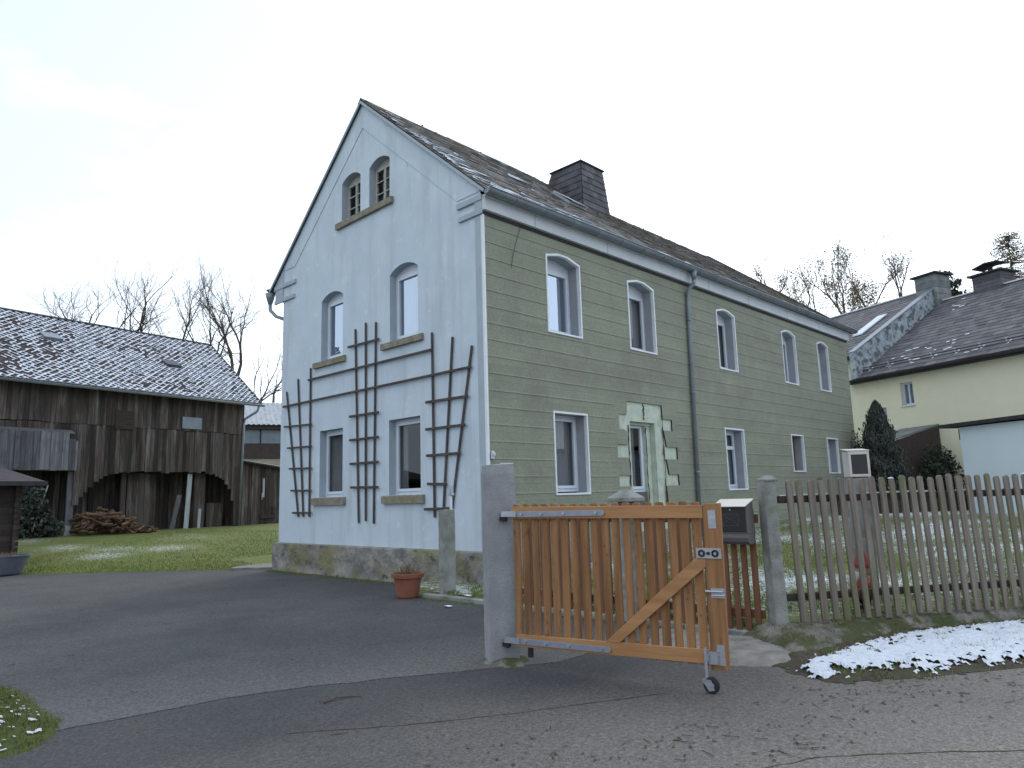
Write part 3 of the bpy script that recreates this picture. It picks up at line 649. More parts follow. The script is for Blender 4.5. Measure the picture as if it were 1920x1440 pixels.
# roof light, propped slightly open
def rp(x, v, h): return EV(x, v)+Vector((0, -.66, .75))*h
mb = MB(); x0, x1, v0, v1 = 4.55, 5.15, .47, .60
for (a, b) in (((x0, v0), (x1, v0)), ((x1, v0), (x1, v1)), ((x1, v1), (x0, v1)), ((x0, v1), (x0, v0))): mb.bar(rp(*a, .06), rp(*b, .06), .05, .07)
mb.add([rp(x0-.02, v0-.01, .14), rp(x1+.02, v0-.01, .14), rp(x1+.02, v1, .09), rp(x0-.02, v1, .09), rp(x0-.02, v0-.01, .115), rp(x1+.02, v0-.01, .115)], [(0, 1, 2, 3), (4, 5, 1, 0)])
build(mb, 'roof_window', 'skylight_frame', roof)

# windows
def window(name, fr, a0, a1, z0, z1, dep, sash=1, muntin=0, m='pvc', pane='pane_dark', mid=None, arch=0, cur=None, sill=None, trim=None, fw=.06, sw=.055, label=None):
    mb = MB()
    def bx(aa, ab, za, zb_, da, db):
        c = [fr(*q) for q in ((aa, za, da), (ab, za, da), (ab, za, db), (aa, za, db), (aa, zb_, da), (ab, zb_, da), (ab, zb_, db), (aa, zb_, db))]
        mb.add(c, [(0, 1, 2, 3), (4, 5, 6, 7), (0, 1, 5, 4), (1, 2, 6, 5), (2, 3, 7, 6), (3, 0, 4, 7)])
    d0, d1 = dep, dep+.06
    if arch:                                          # board closing the segment under the arch
        bx(a0, a1, z1-.02, z1+arch, d0+.012, d1)
    bx(a0, a0+fw, z0, z1, d0, d1); bx(a1-fw, a1, z0, z1, d0, d1); bx(a0+fw, a1-fw, z0, z0+fw, d0, d1); bx(a0+fw, a1-fw, z1-fw, z1, d0, d1)
    ia, ib = a0+fw, a1-fw; n = sash
    for k in range(n):
        sa, sb = ia+(ib-ia)*k/n+.003, ia+(ib-ia)*(k+1)/n-.003; za, zc = z0+fw+.003, z1-fw-.003
        bx(sa, sa+sw, za, zc, d0-.018, d1-.02); bx(sb-sw, sb, za, zc, d0-.018, d1-.02); bx(sa+sw, sb-sw, za, za+sw, d0-.018, d1-.02); bx(sa+sw, sb-sw, zc-sw, zc, d0-.018, d1-.02)
        for j in range(muntin): zz = za+(zc-za)*(j+1)/(muntin+1); bx(sa+sw, sb-sw, zz-.012, zz+.012, d0-.01, d1-.03)
    if mid: bx(a0+fw, a1-fw, mid-.045, mid+.045, d0-.03, d1)
    w = build(mb, name, m, house, bevel=.004)
    if label: w['label'] = label
    mb = MB(); mb.quad(fr(ia, z0+fw, d0+.02), fr(ib, z0+fw, d0+.02), fr(ib, z1-fw, d0+.02), fr(ia, z1-fw, d0+.02)); build(mb, 'pane', pane, w)
    if cur:
        mb = MB()
        for (ca, cb, ct, cm_) in cur:                  # pleated curtains: fraction a..b of the opening
            A, Bb = a0+(a1-a0)*ca, a0+(a1-a0)*cb; n = 24; zt2 = z1-fw; zb2 = z0+(z1-z0)*ct
            for i in range(n):
                u0, u1 = A+(Bb-A)*i/n, A+(Bb-A)*(i+1)/n; e0, e1 = .12+.03*(i % 2), .12+.03*((i+1) % 2)
                mb.quad(fr(u0, zb2, d0+e0), fr(u1, zb2, d0+e1), fr(u1, zt2, d0+e1), fr(u0, zt2, d0+e0))
        build(mb, 'curtain', cur[0][3], w)
    if sill:
        mb = MB(); sa, sb, za, zc, pr_ = sill
        c = [fr(*q) for q in ((sa, za, -pr_), (sb, za, -pr_), (sb, za, .0), (sa, za, .0), (sa, zc-.015, -pr_), (sb, zc-.015, -pr_), (sb, zc, dep-.002), (sa, zc, dep-.002))]
        c[6] = fr(sb, zc, .0); c[7] = fr(sa, zc, .0)
        mb.add(c, [(0, 1, 2, 3), (4, 5, 6, 7), (0, 1, 5, 4), (1, 2, 6, 5), (3, 0, 4, 7)])
        build(mb, 'sill', 'sill_stone', w, bevel=.006)
    if trim:                                          # thin bright metal edge round the opening
        mb = MB(); P = trim; n = len(P)
        c0 = sum(p[0] for p in P)/n; c1 = sum(p[1] for p in P)/n
        def off(p, e): return (p[0]+(e if p[0] > c0 else -e), p[1]+(e if p[1] > c1 else -e))
        for i in range(n):
            a, b = P[i], P[(i+1) % n]; ao, bo = off(a, .032), off(b, .032); ai, bi = off(a, -.004), off(b, -.004)
            mb.quad(fr(*ao, CD-.022), fr(*bo, CD-.022), fr(*bi, CD-.022), fr(*ai, CD-.022)); mb.quad(fr(*ai, CD-.022), fr(*bi, CD-.022), fr(*bi, .02), fr(*ai, .02)); mb.quad(fr(*ao, CD-.022), fr(*bo, CD-.022), fr(*bo, CD), fr(*ao, CD))
        build(mb, 'trim', 'white_metal', w)
    return w
def gwin(k, **kw):
    a, b, c, d, r = gab_holes[k]; return window('window', G, a, b, c, d, .16, arch=r, **kw)
gwin('attic_l', sash=2, muntin=2, m='old_paint', fw=.045, sw=.03)
gwin('attic_r', sash=2, muntin=2, m='old_paint', fw=.045, sw=.03)
mb = MB(); mb.box((-.07, 2.62, 7.66), (.16, 4.76, 7.80)); build(mb, 'sill', 'sill_stone', house, bevel=.008)
gwin('up_l', pane='pane_sky', cur=[(.55, 1, 0, 'curtain')], sill=(4.36, 5.66, 4.58, 4.72, .07))
gwin('up_r', pane='pane_sky', cur=[(.45, 1, 0, 'curtain')], sill=(1.67, 3.01, 4.58, 4.72, .07))
gwin('lo_l', pane='pane_dark', cur=[(.35, 1, 0, 'curtain')], sill=(4.33, 5.64, 1.49, 1.655, .07))
gwin('lo_r', pane='pane_dark', cur=[(.75, 1, 0, 'curtain')], sill=(1.68, 2.98, 1.49, 1.645, .07))
# arched reveals need the frame's own filler; long side windows
for i, (a, b) in enumerate(up_x):
    window('window', Lg, a, b, 4.70, 6.08, .23, arch=.2, pane='pane_sky' if i == 0 else 'pane_dark', cur=[(.4, 1, 0, 'curtain')] if i != 1 else [(0, 1, 0, 'curtain')], trim=LH[i])
window('window', Lg, 1.755, 2.73, 1.62, 3.11, .23, pane='pane_dark', cur=[(.0, 1, 0, 'curtain')], trim=LH[5])
window('window', Lg, 4.27, 5.02, 1.58, 3.09, .20, pane='pane_dark', cur=[(.0, .75, 0, 'curtain')], label='window set in a broken out doorway with bare pale mortar round it')
window('window', Lg, 8.38, 9.35, 1.59, 3.11, .23, pane='pane_dark', mid=2.66, cur=[(.0, 1, 0, 'lace')], trim=LH[7])
window('window', Lg, 12.35, 13.15, 2.07, 3.11, .23, m='wood_redbrown', pane='pane_dark', trim=LH[8])
window('window', Lg, 15.03, 15.9, 2.03, 3.11, .23, m='pvc', pane='pane_dark', trim=LH[9])
# broken out doorway: mortar, lower infill, ragged crack
mb = MB(); mb.box((4.28, .16, 1.0), (5.02, .22, 1.58)); build(mb, 'door_infill', 'letter_grey', house)
mb = MB(); mb.box((5.025, .13, 1.0), (5.21, .29, 3.08)); mb.box((4.28, .10, 3.03), (5.21, .2, 3.085)); dm = build(mb, 'mortar', 'pale_insulation', house)
mb = MB(); z = 1.1
P = []
while z < 3.0: P.append((5.03+random.uniform(-.012, .02), .122, z)); z += .09
mb.tube(P, [random.uniform(.006, .02) for _ in P], 5)
P = [(4.80+random.uniform(-.02, .02), -.004, 3.15+.04*i) for i in range(10)]; mb.tube(P, [random.uniform(.012, .035) for _ in P], 5)
P = [(5.50+random.uniform(-.015, .015), -.03, 1.0+.11*i) for i in range(22)]; mb.tube(P, [random.uniform(.006, .022) for _ in P], 5)
P = [(4.17+random.uniform(-.015, .015), -.02, 1.7+.1*i) for i in range(14)]; mb.tube(P, [random.uniform(.004, .02) for _ in P], 5)
build(mb, 'crack', 'soil', dm)
# cable down the cladding and small lamp on the corner
mb = MB(); mb.tube([(1.02, -.14, 6.7), (.98, -.05, 6.6), (.82, -.05, 6.2), (.74, -.05, 5.95), (.70, -.05, 5.75)], .004, 5); build(mb, 'cable', 'dark_room', house)
mb = MB(); mb.box((.05, -.09, 2.20), (.11, -.05, 2.34)); mb.box((.06, -.13, 2.25), (.10, -.09, 2.31)); build(mb, 'lamp', 'white_board', house, bevel=.01)
# crack and vent on the gable
mb = MB(); P = [(-.004, 2.18+.05*math.sin(i), 9.05-.07*i) for i in range(12)]
mb.tube(P, .006, 4); mb.tube([(-.004, 2.18, 9.0), (-.004, 1.9, 8.9), (-.004, 1.7, 8.6), (-.004, 1.9, 8.3)], .005, 4); build(mb, 'crack', 'render_band', gw)

# ------------------------------------------------------------------ trellis
tr = thing('trellis', 'dark weathered wooden trellis with three fans fixed to the pale blue gable', 'trellis', (-.03, 3.6, 0))
def tb(p, q, w, name, dx):
    mb = MB(); a = (dx, p[0]-3.6, p[1]); b = (dx, q[0]-3.6, q[1])
    mb.bar(a, b, .022, w, up=(0, b[1]-a[1] == 0 and 1 or 0, 0) if False else (1, 0, 0)); 
    # bar(): w across, t along up -> across = in wall plane
    mb.v = mb.v; return build(mb, name, 'trellis_wood', tr, bevel=.003)
def tbar(p, q, w, name, dx):
    mb = MB(); a = Vector((dx, p[0]-3.6, p[1])); b = Vector((dx, q[0]-3.6, q[1])); k = 6; pts = []
    for i in range(k):
        s = a.lerp(b, i/k); e = a.lerp(b, (i+1)/k)
    mb.bar(a, b, w, .024, up=(1, 0, 0)); build(mb, name, 'trellis_wood', tr, bevel=.004)
for p, q in (((6.90, 4.21), (6.25, 1.24)), ((6.37, 4.45), (6.03, 1.24)), ((5.80, 4.63), (5.77, 1.24)), ((3.97, 5.21), (3.81, 1.11)), ((3.58, 5.28), (3.56, 1.15)), ((3.21, 5.22), (3.28, 1.10)),
             ((1.39, 4.67), (1.37, 1.22)), ((.80, 4.48), (1.12, 1.35)), ((.28, 4.23), (.89, 1.37))): tbar(p, q, .046, 'upright', 0)
for p, q, w in (((6.95, 3.36), (5.68, 3.31), .05), ((6.77, 2.84), (5.67, 2.81), .05), ((6.67, 2.35), (5.66, 2.32), .05), ((6.57, 1.84), (5.66, 1.82), .05), ((6.48, 1.33), (5.66, 1.33), .05),
             ((4.22, 4.85), (3.06, 4.83), .058), ((4.14, 3.33), (3.08, 3.32), .058), ((4.13, 2.83), (3.08, 2.82), .058), ((4.11, 2.33), (3.09, 2.32), .058), ((4.08, 1.84), (3.10, 1.82), .058),
             ((1.57, 3.35), (.38, 3.33), .058), ((1.58, 2.84), (.47, 2.83), .058), ((1.56, 2.35), (.61, 2.34), .058), ((1.54, 1.83), (1.0, 1.81), .058), ((1.64, 1.37), (.95, 1.38), .058),
             ((5.87, 4.35), (1.38, 4.33), .058), ((7.03, 3.85), (.28, 3.84), .058)): tbar(p, q, w*.86, 'batten', -.024)

# ------------------------------------------------------------------ gate and posts
def rough_post(name, label, cat, loc, rz, w, d, h, m, taper=.0, cap=None, bev=.02, group=None, lean=(0, 0)):
    o = thing(name, label, cat, loc, rz, group); mb = MB(); n = 22; k = 6; vs = []; fs = []
    per = [(-.5+i/k, -.5) for i in range(k)] + [(.5, -.5+i/k) for i in range(k)] + [(.5-i/k, .5) for i in range(k)] + [(-.5, .5-i/k) for i in range(k)]
    m_ = len(per)
    for j in range(n+1):
        z = h*j/n - (.1 if j == 0 else 0); s = 1-taper*z/h - (.08 if j == n else 0)
        for a, b in per:
            c = 1-.05*(abs(abs(a)-.5) < .01 and abs(abs(b)-.5) < .01)
            x, y = a*w*s*c, b*d*s*c; q = .006*noise.noise(Vector((x*6+loc[0]*9, y*6, z*5))); e = .003*noise.noise(Vector((x*30, y*30, z*30+loc[0])))
            vs.append((x*(1+(q+e)*4)+lean[0]*z, y*(1+(q+e)*4)+lean[1]*z, z))
    for j in range(n):
        for i in range(m_): fs.append((j*m_+i, j*m_+(i+1) % m_, (j+1)*m_+(i+1) % m_, (j+1)*m_+i))
    vs.append((lean[0]*h, lean[1]*h, h+.012)); fs += [(n*m_+i, n*m_+(i+1) % m_, len(vs)-1) for i in range(m_)]
    mb.add(vs, fs); build(mb, 'shaft', m, o, smooth=False)
    if cap:
        cw, ch, ph = cap; mb = MB(); a = cw/2
        mb.add([(-a, -a, h), (a, -a, h), (a, a, h), (-a, a, h), (-a, -a, h+ch), (a, -a, h+ch), (a, a, h+ch), (-a, a, h+ch), (-a*.25, -a*.25, h+ch+ph), (a*.25, -a*.25, h+ch+ph), (a*.25, a*.25, h+ch+ph), (-a*.25, a*.25, h+ch+ph)],
               [(0, 3, 2, 1), (0, 1, 5, 4), (1, 2, 6, 5), (2, 3, 7, 6), (3, 0, 4, 7), (4, 5, 9, 8), (5, 6, 10, 9), (6, 7, 11, 10), (7, 4, 8, 11), (8, 9, 10, 11)])
        build(mb, 'cap', m, o, bevel=.008)
    return o
p1 = rough_post('gate_post', 'tall smooth grey concrete post that the open wooden gate hangs on', 'post', (-3.455, -3.785, 0), -31.6, .30, .28, 1.865, 'concrete_post')
mb = MB()                                            # light chips on the top
mb.box((.0, -.125, 1.87), (.13, -.10, 1.882)); build(mb, 'cap_edge', 'white_board', p1)
def mound(name, m, c, rx, ry, h, seed, parent=None, z0=0, n=26):
    mb = MB(); vs = []; fs = []
    for j in range(9):
        t = j/8; r = 1-t*.999
        for i in range(n):
            th = 2*math.pi*i/n; q = 1+.35*noise.noise(Vector((math.cos(th)*1.4, math.sin(th)*1.4, seed)))+.12*noise.noise(Vector((math.cos(th)*5, math.sin(th)*5, seed)))
            vs.append((c[0]+rx*r*q*math.cos(th), c[1]+ry*r*q*math.sin(th), z0+h*math.sin(min(1, t*1.7)*math.pi/2)*(1+.3*noise.noise(Vector((math.cos(th)*2*r, math.sin(th)*2*r, seed+3))))))
    for j in range(8):
        for i in range(n): fs.append((j*n+i, j*n+(i+1) % n, (j+1)*n+(i+1) % n, (j+1)*n+i))
    fs.append(tuple(8*n+i for i in range(n)))
    mb.add(vs, fs); return build(mb, name, m, parent, smooth=True)
mound('footing', 'concrete_moss', (0.03, -.02), .27, .25, .05, 3.3, p1)
rough_post('gate_post', 'slender grey concrete post with a pyramid top at the left end of the picket fence', 'post', (-.98, -5.42, -.02), -33.5, .155, .16, 1.66, 'concrete_old', taper=.08, cap=(.165, .02, .045), lean=(-.012, 0))
rough_post('gate_post', 'grey concrete post with a wide moulded cap showing just above the wooden gate', 'post', (-1.05, -3.60, 0), 0, .17, .17, 1.45, 'concrete_old', cap=(.34, .05, .10))
rough_post('gate_post', 'short weathered concrete post beside the terracotta pot at the house corner', 'post', (-.85, .07, 0), 10, .21, .20, 1.37, 'concrete_old', taper=.03)

GA = -80.16
gate = thing('driveway_gate', 'new orange brown wooden gate with galvanised straps swung open on its support wheel', 'gate', (-3.53, -4.02, 0), GA)
for i in range(18):
    x = .05+i*.1045; mb = MB(); w = .071+random.uniform(-.005, .004); top = 1.475+random.uniform(-.008, .006); n = 6; vs = []; fs = []
    for z in (.19, top-.012, top):                     # half-round picket, round side towards the back
        ww = w/2 if z < top else w/2-.01
        for k in range(n+1): th = math.pi*k/n; vs.append((x+ww*math.cos(th), .022+.056*math.sin(th)*(1 if z < top else .75), z))
    m_ = n+1
    for j in range(2):
        for k in range(m_): fs.append((j*m_+k, j*m_+(k+1) % m_, (j+1)*m_+(k+1) % m_, (j+1)*m_+k))
    fs.append(tuple(range(m_))); fs.append(tuple(2*m_+k for k in range(m_)))
    mb.add(vs, fs); pk = build(mb, 'picket', 'wood_fresh', gate, bevel=.003)
mb = MB(); mb.prism([(.01, -.006, 1.345), (1.90, -.006, 1.335), (1.90, -.006, 1.440), (.01, -.006, 1.455)], (0, .026, 0)); build(mb, 'rail', 'wood_rail', gate, bevel=.004)
mb = MB(); mb.prism([(.03, -.006, .175), (1.88, -.006, .205), (1.88, -.006, .315), (.03, -.006, .285)], (0, .026, 0)); build(mb, 'rail', 'wood_rail', gate, bevel=.004)
mb = MB(); mb.prism([(1.885, -.010, .165), (2.03, -.010, .17), (2.05, -.010, 1.455), (1.905, -.010, 1.450)], (0, .032, 0)); build(mb, 'stile', 'wood_fresh', gate, bevel=.004)
mb = MB(); mb.prism([(.97, -.010, .300), (1.10, -.010, .300), (1.90, -.010, .955), (1.90, -.010, 1.09)], (0, .030, 0)); build(mb, 'brace', 'wood_rail', gate, bevel=.004)
for z, dz in ((1.385, .005), (.225, .010)):
    mb = MB(); mb.prism([(-.02, -.016, z-.028), (1.0, -.016, z-.026+dz), (1.02, -.016, z+dz), (1.0, -.016, z+.024+dz), (-.02, -.016, z+.028)], (0, .008, 0))
    st = build(mb, 'strap', 'galv_dull', gate, bevel=.002)
    mb = MB()
    for x in (.14, .36, .6, .93): mb.tube([(x, -.028, z+dz*x), (x, -.014, z+dz*x)], .013, 8)
    mb.box((-.09, -.026, z-.022), (.08, -.004, z+.030)); build(mb, 'bolt', 'galvanised', st)
    mb = MB(); mb.box((-.12, -.016, z-.06), (-.05, .03, z-.022)); mb.tube([(-.07, .004, z-.07), (-.07, .004, z+.02)], .018, 8); build(mb, 'hinge_pin', 'black_metal', gate)
mb = MB(); mb.box((.155, -.004, .09), (.20, .03, .185)); build(mb, 'drop_bolt', 'black_metal', gate, bevel=.006)
for x, z0, z1 in ((1.945, 1.255, 1.40), (1.945, .205, .36)):
    mb = MB(); mb.box((x, -.014, z0), (x+.062, -.009, z1)); pl = build(mb, 'corner_plate', 'galvanised', gate)
    mb = MB()
    for q in range(6): 
        mb.tube([(x+.015+.03*(q % 2), -.0165, z0+.02+.045*(q//2)), (x+.015+.03*(q % 2), -.013, z0+.02+.045*(q//2))], .005, 6)
    build(mb, 'screw', 'galv_dull', pl)
mb = MB(); mb.box((1.83, -.020, 1.02), (2.035, -.010, 1.10)); lk = build(mb, 'lock_plate', 'galvanised', gate)
mb = MB()
for x in (1.875, 1.985): mb.tube([(x+.022*math.cos(t), -.028, 1.06+.022*math.sin(t)) for t in np.linspace(0, 6.283, 12)], .008, 6)
mb.tube([(1.93, -.035, 1.06), (1.93, -.02, 1.06)], .013, 8); build(mb, 'ring', 'black_metal', lk)
mb = MB(); mb.box((1.93, -.018, .715), (2.04, -.010, .79)); mb.tube([(1.89, -.026, .765), (2.03, -.026, .765)], .009, 8); mb.tube([(1.94, -.026, .735), (2.04, -.026, .735)], .007, 8); build(mb, 'latch', 'galvanised', gate)
wh = thing('support_wheel', None, None); del_ = None
wh.parent = gate
mb = MB(); mb.tube([(1.865, -.06, .34), (1.865, -.06, .085)], .0135, 10); mb.box((1.885, -.045, .215), (1.955, -.012, .31)); mb.box((1.86, -.06, .24), (1.89, -.03, .29))
mb.prism([(1.83, -.082, .10), (1.905, -.082, .10), (1.93, -.082, .03), (1.885, -.082, .02)], (0, .005, 0)); mb.prism([(1.83, -.043, .10), (1.905, -.043, .10), (1.93, -.043, .03), (1.885, -.043, .02)], (0, .005, 0)); mb.box((1.83, -.082, .095), (1.905, -.038, .105))
build(mb, 'fork', 'galvanised', wh)
mb = MB(); c = (1.90, -.06, .062)
for r0, y0, y1 in ((.062, -.018, .018),):
    mb.tube([(c[0], c[1]-.017, c[2]), (c[0], c[1]-.012, c[2]), (c[0], c[1]+.012, c[2]), (c[0], c[1]+.017, c[2])], [.052, .062, .062, .052], 22)
build(mb, 'tyre', 'rubber', wh, smooth=False)
mb = MB(); mb.tube([(c[0], c[1]-.021, c[2]), (c[0], c[1]+.021, c[2])], .026, 14); build(mb, 'hub', 'galvanised', wh)

# red-brown pedestrian fence along the kerb
def panel(name, label, y0, y1, cat='fence', lean=0):
    o = thing(name, label, cat, (-1.05, y0, 0)); d = 1 if y1 > y0 else -1; n = int(abs(y1-y0)/.112); k = 0
    for i in range(n):
        y = d*(.06+i*.112); mb = MB(); w = .066; t = .024; top = 1.36+random.uniform(-.01, .01)
        mb.add([(-.03, y-w/2, .06), (-.03, y+w/2, .06), (-.03+t, y+w/2, .06), (-.03+t, y-w/2, .06), (-.03, y-w/2, top-.015), (-.03, y+w/2, top-.015), (-.03+t, y+w/2, top), (-.03+t, y-w/2, top)], [(0, 1, 2, 3), (4, 5, 6, 7), (0, 1, 5, 4), (1, 2, 6, 5), (2, 3, 7, 6), (3, 0, 4, 7)])
        build(mb, 'picket', 'wood_redbrown', o, bevel=.003)
    for z in (.20, 1.20):
        mb = MB(); a, b = sorted((0, y1-y0)); mb.box((0.0, a, z), (.035, b, z+.09)); rl = build(mb, 'rail', 'wood_redbrown', o, bevel=.004)
        mb = MB()
        yy = a
        while yy < b-.1:
            l = random.uniform(.05, .14)
            if random.random() < .6: mb.box((.002, yy, z+.09), (.034, min(b, yy+l), z+.098+random.uniform(0, .006)))
            yy += l+.03
        build(mb, 'snow', 'snow', rl)
panel('picket_gate', 'red brown picket gate behind the open driveway gate carrying the black letterbox', -5.30, -3.72, 'gate')
panel('picket_fence', 'red brown picket fence hidden behind the hinge side of the open gate', -3.48, -1.5)
# kerb
mb = MB(); y = .0
kb = thing('kerb', 'low concrete kerb edging the garden from the small post to the gate posts', 'kerb', (-1.05, -2.6, 0)); kb['kind'] = 'structure'
y = -5.3
while y < 0:
    l = .95; mb.box((-.07+random.uniform(-.006, .006), y+2.6+.006, -.06), (.05, y+2.6+l-.006, .075+random.uniform(-.008, .008))); y += l
build(mb, 'kerb_stone', 'concrete_old', kb, bevel=.015)
# snow patches by the corner
def snowpatch(c, rx, ry, seed, h=.02, z0=None):
    return hfield('snow', 'snow', -rx, rx, .03, -ry, ry, .03, lambda s, f, x, y: (T(x, y) if z0 is None else z0)+h+.01*nz3(x, y, 10, seed), lambda s, f: (c[0]+s, c[1]+f), lambda s, f, x, y: 1-(s/rx)**2-(f/ry)**2+.8*nz3(x, y, 6, seed)+.5*nz3(x, y, 16, seed) > .35)
for c, rx, ry, sd_ in (((-.55, -.35), .45, .42, 1), ((-.45, -1.2), .4, .5, 2), ((-.62, .35), .28, .12, 3), ((-1.55, -.75), .08, .10, 5)): tag(snowpatch(c, rx, ry, sd_, z0=.05 if sd_ < 5 else .012), kind='stuff')
# apron in front of the pedestrian gate
AP = [(-1.15, -3.9), (-2.15, -4.5), (-2.45, -5.55), (-2.03, -6.1), (-1.55, -6.1), (-1.0, -5.6)]
def inside(P, x, y):
    c = False; n = len(P)
    for i in range(n):
        (x0, y0), (x1, y1) = P[i], P[i-1]
        if (y0 > y) != (y1 > y) and x < (x1-x0)*(y-y0)/(y1-y0)+x0: c = not c
    return c
def edged(P, x, y):
    n = len(P); d = 9
    for i in range(n):
        a = Vector(P[i-1]); b = Vector(P[i]); p = Vector((x, y)); t = max(0, min(1, (p-a).dot(b-a)/(b-a).length_squared)); d = min(d, (p-a-(b-a)*t).length)
    return d if inside(P, x, y) else -d
tag(hfield('path', 'apron_concrete', -2.6, -.95, .03, -6.25, -3.8, .03, lambda s, f, x, y: .06*sm(edged(AP, x, y)/.30)+.008*nz3(x, y, 7)+.004*nz3(x, y, 25)-.004, lambda s, f: (s, f), lambda s, f, x, y: edged(AP, x, y)+.05*nz3(x, y, 5) > -.0), kind='structure')
# retaining wall foot under the picket fence
def wall_z(s, f, x, y):
    e = fu_edge(s); top = .155+.012*nz3(x, y, 2.5)
    if s < -.15: top *= sm((s+.62)/.45)
    t = (f-e)/max(.12, min(.35, -.0-e+.05)); z = top*sm(t**.8 if t > 0 else 0)
    return z+.022*nz3(x, y, 8)+.012*nz3(x, y, 22)
gwall = tag(hfield('garden_wall', 'concrete_moss', -.75, 16, .035, -1.15, .16, .03, wall_z, fp, lambda s, f, x, y: f > fu_edge(s)-.02), 'low lumpy mossy concrete footing wall under the grey picket fence', 'wall')

# grey picket fence
pf = thing('picket_fence', 'weathered grey green picket fence on a mossy concrete footing at the road', 'fence', (FO[0], FO[1], 0), FA)
n_p = 0; x = .16
while x < 8.6:
    mb = MB(); w = random.uniform(.064, .076); t = .03; top = 1.655+random.uniform(-.025, .02); le = random.uniform(.035, .062) ; b0 = .165+random.uniform(-.02, .015)
    xa = x - le/2; xb = x + le/2; wy = random.uniform(-.012, .008)
    n = 5; pts = [(xb-w/2, b0), (xb+w/2, b0), (xa+w/2, top-.03)]+[(xa+w/2*math.cos(math.pi*k/n), top-.03+.03*math.sin(math.pi*k/n)) for k in range(1, n)]+[(xa-w/2, top-.03)]
    mb.prism([(a, -.03+wy*(z_2/1.6), z_2) for a, z_2 in pts], (0, t, 0))
    pk = build(mb, 'picket', 'wood_grey', pf, bevel=.006)
    if n_p % 7 == 3:
        mb = MB(); mb.lathe([(.03, 0), (.026, .012), (.0, .018)], (xa, -.015, top-.004), 8); build(mb, 'moss', 'moss' if n_p % 2 else 'snow', pk)
    x += .1275+random.uniform(-.006, .006); n_p += 1
for z in (.38, 1.40):
    mb = MB(); mb.box((.02, .006, z), (8.7, .062, z+.075)); rl = build(mb, 'rail', 'rail_dark', pf, bevel=.01)
    if z > 1:
        mb = MB(); x = .05
        while x < 8.6:
            l = random.uniform(.08, .3)
            if random.random() < .82: mb.box((x, .008, z+.075), (x+l, .058, z+.086+random.uniform(0, .01)))
            x += l+.01
        build(mb, 'snow', 'snow', rl, bevel=.004)
for x in (7.9,):
    mb = MB(); mb.box((x, .063, -.1), (x+.09, .15, 1.5)); build(mb, 'post', 'rail_dark', pf, bevel=.01)

# letterbox on the picket gate: open side faces the drive
lb = thing('letterbox', 'black letterbox with a silver sloping lid hung on the red brown picket gate', 'letterbox', (-1.09, -5.11, 1.0))
lb_w = .185
mb = MB(); mb.prism([(-.02, -lb_w, .09), (-.17, -lb_w, .09), (-.17, -lb_w, .38), (-.02, -lb_w, .43)], (0, 2*lb_w, 0)); build(mb, 'body', 'letter_grey', lb, bevel=.006)
mb = MB(); mb.box((-.182, -lb_w+.02, .115), (-.171, lb_w-.005, .37)); fd = build(mb, 'front_panel', 'letter_black', lb, bevel=.003)
mb = MB(); mb.tube([(-.184, 0, .348), (-.178, 0, .348)], .009, 10); build(mb, 'lock', 'galvanised', fd)
mb = MB(); a = -.1835
for p, q in (((-.09, .18), (.09, .18)), ((.09, .18), (.09, .30)), ((.09, .30), (-.09, .30)), ((-.09, .30), (-.09, .18)), ((-.09, .30), (0, .235)), ((0, .235), (.09, .30)), ((-.09, .18), (-.03, .24)), ((.09, .18), (.03, .24))): mb.bar((a, p[0], p[1]), (a, q[0], q[1]), .003, .004, up=(1, 0, 0))
build(mb, 'envelope_emblem', 'letter_grey', fd)
mb = MB(); P = [(-.02, .09), (-.175, .09), (-.182, .05), (-.17, .01), (-.13, -.02), (-.07, -.02), (-.02, .0)]
mb.prism([(a, -lb_w, b) for a, b in P], (0, 2*lb_w, 0)); build(mb, 'newspaper_tray', 'letter_grey', lb, bevel=.006)
mb = MB(); mb.prism([(-.01, -lb_w-.012, .445), (-.225, -lb_w-.012, .375), (-.225, -lb_w-.012, .385), (-.01, -lb_w-.012, .460)], (0, 2*lb_w+.024, 0)); build(mb, 'lid', 'letter_silver', lb, bevel=.003)

# second letterbox on a stone pier behind the fence
pr2 = rough_post('stone_pier', 'short mottled pier behind the picket fence carrying the white letterbox', 'pier', (.98, -5.66, .1), 30, .27, .25, 1.56, 'concrete_old')
l2 = thing('letterbox', 'white framed letterbox with a dark square front on a pier behind the pickets', 'letterbox', (.97, -5.68, 1.672), -47)
mb = MB(); mb.box((-.128, -.09, 0), (.128, .08, .32)); mb.prism([(-.14, -.11, .318), (.14, -.11, .318), (.14, .09, .345), (-.14, .09, .345)], (0, 0, .012)); build(mb, 'body', 'box_white', l2, bevel=.006)
mb = MB()
for a, b in (((-.128, 0), (.128, .035)), ((-.128, .275), (.128, .317)), ((-.128, .035), (-.098, .275)), ((.098, .035), (.128, .275))): mb.box((a[0], -.106, a[1]), (b[0], -.091, b[1]))
build(mb, 'front_frame', 'letter_silver', l2, bevel=.004)
mb = MB(); mb.box((-.096, -.098, .037), (.096, -.0915, .273)); build(mb, 'flap', 'letter_black', l2, bevel=.002)

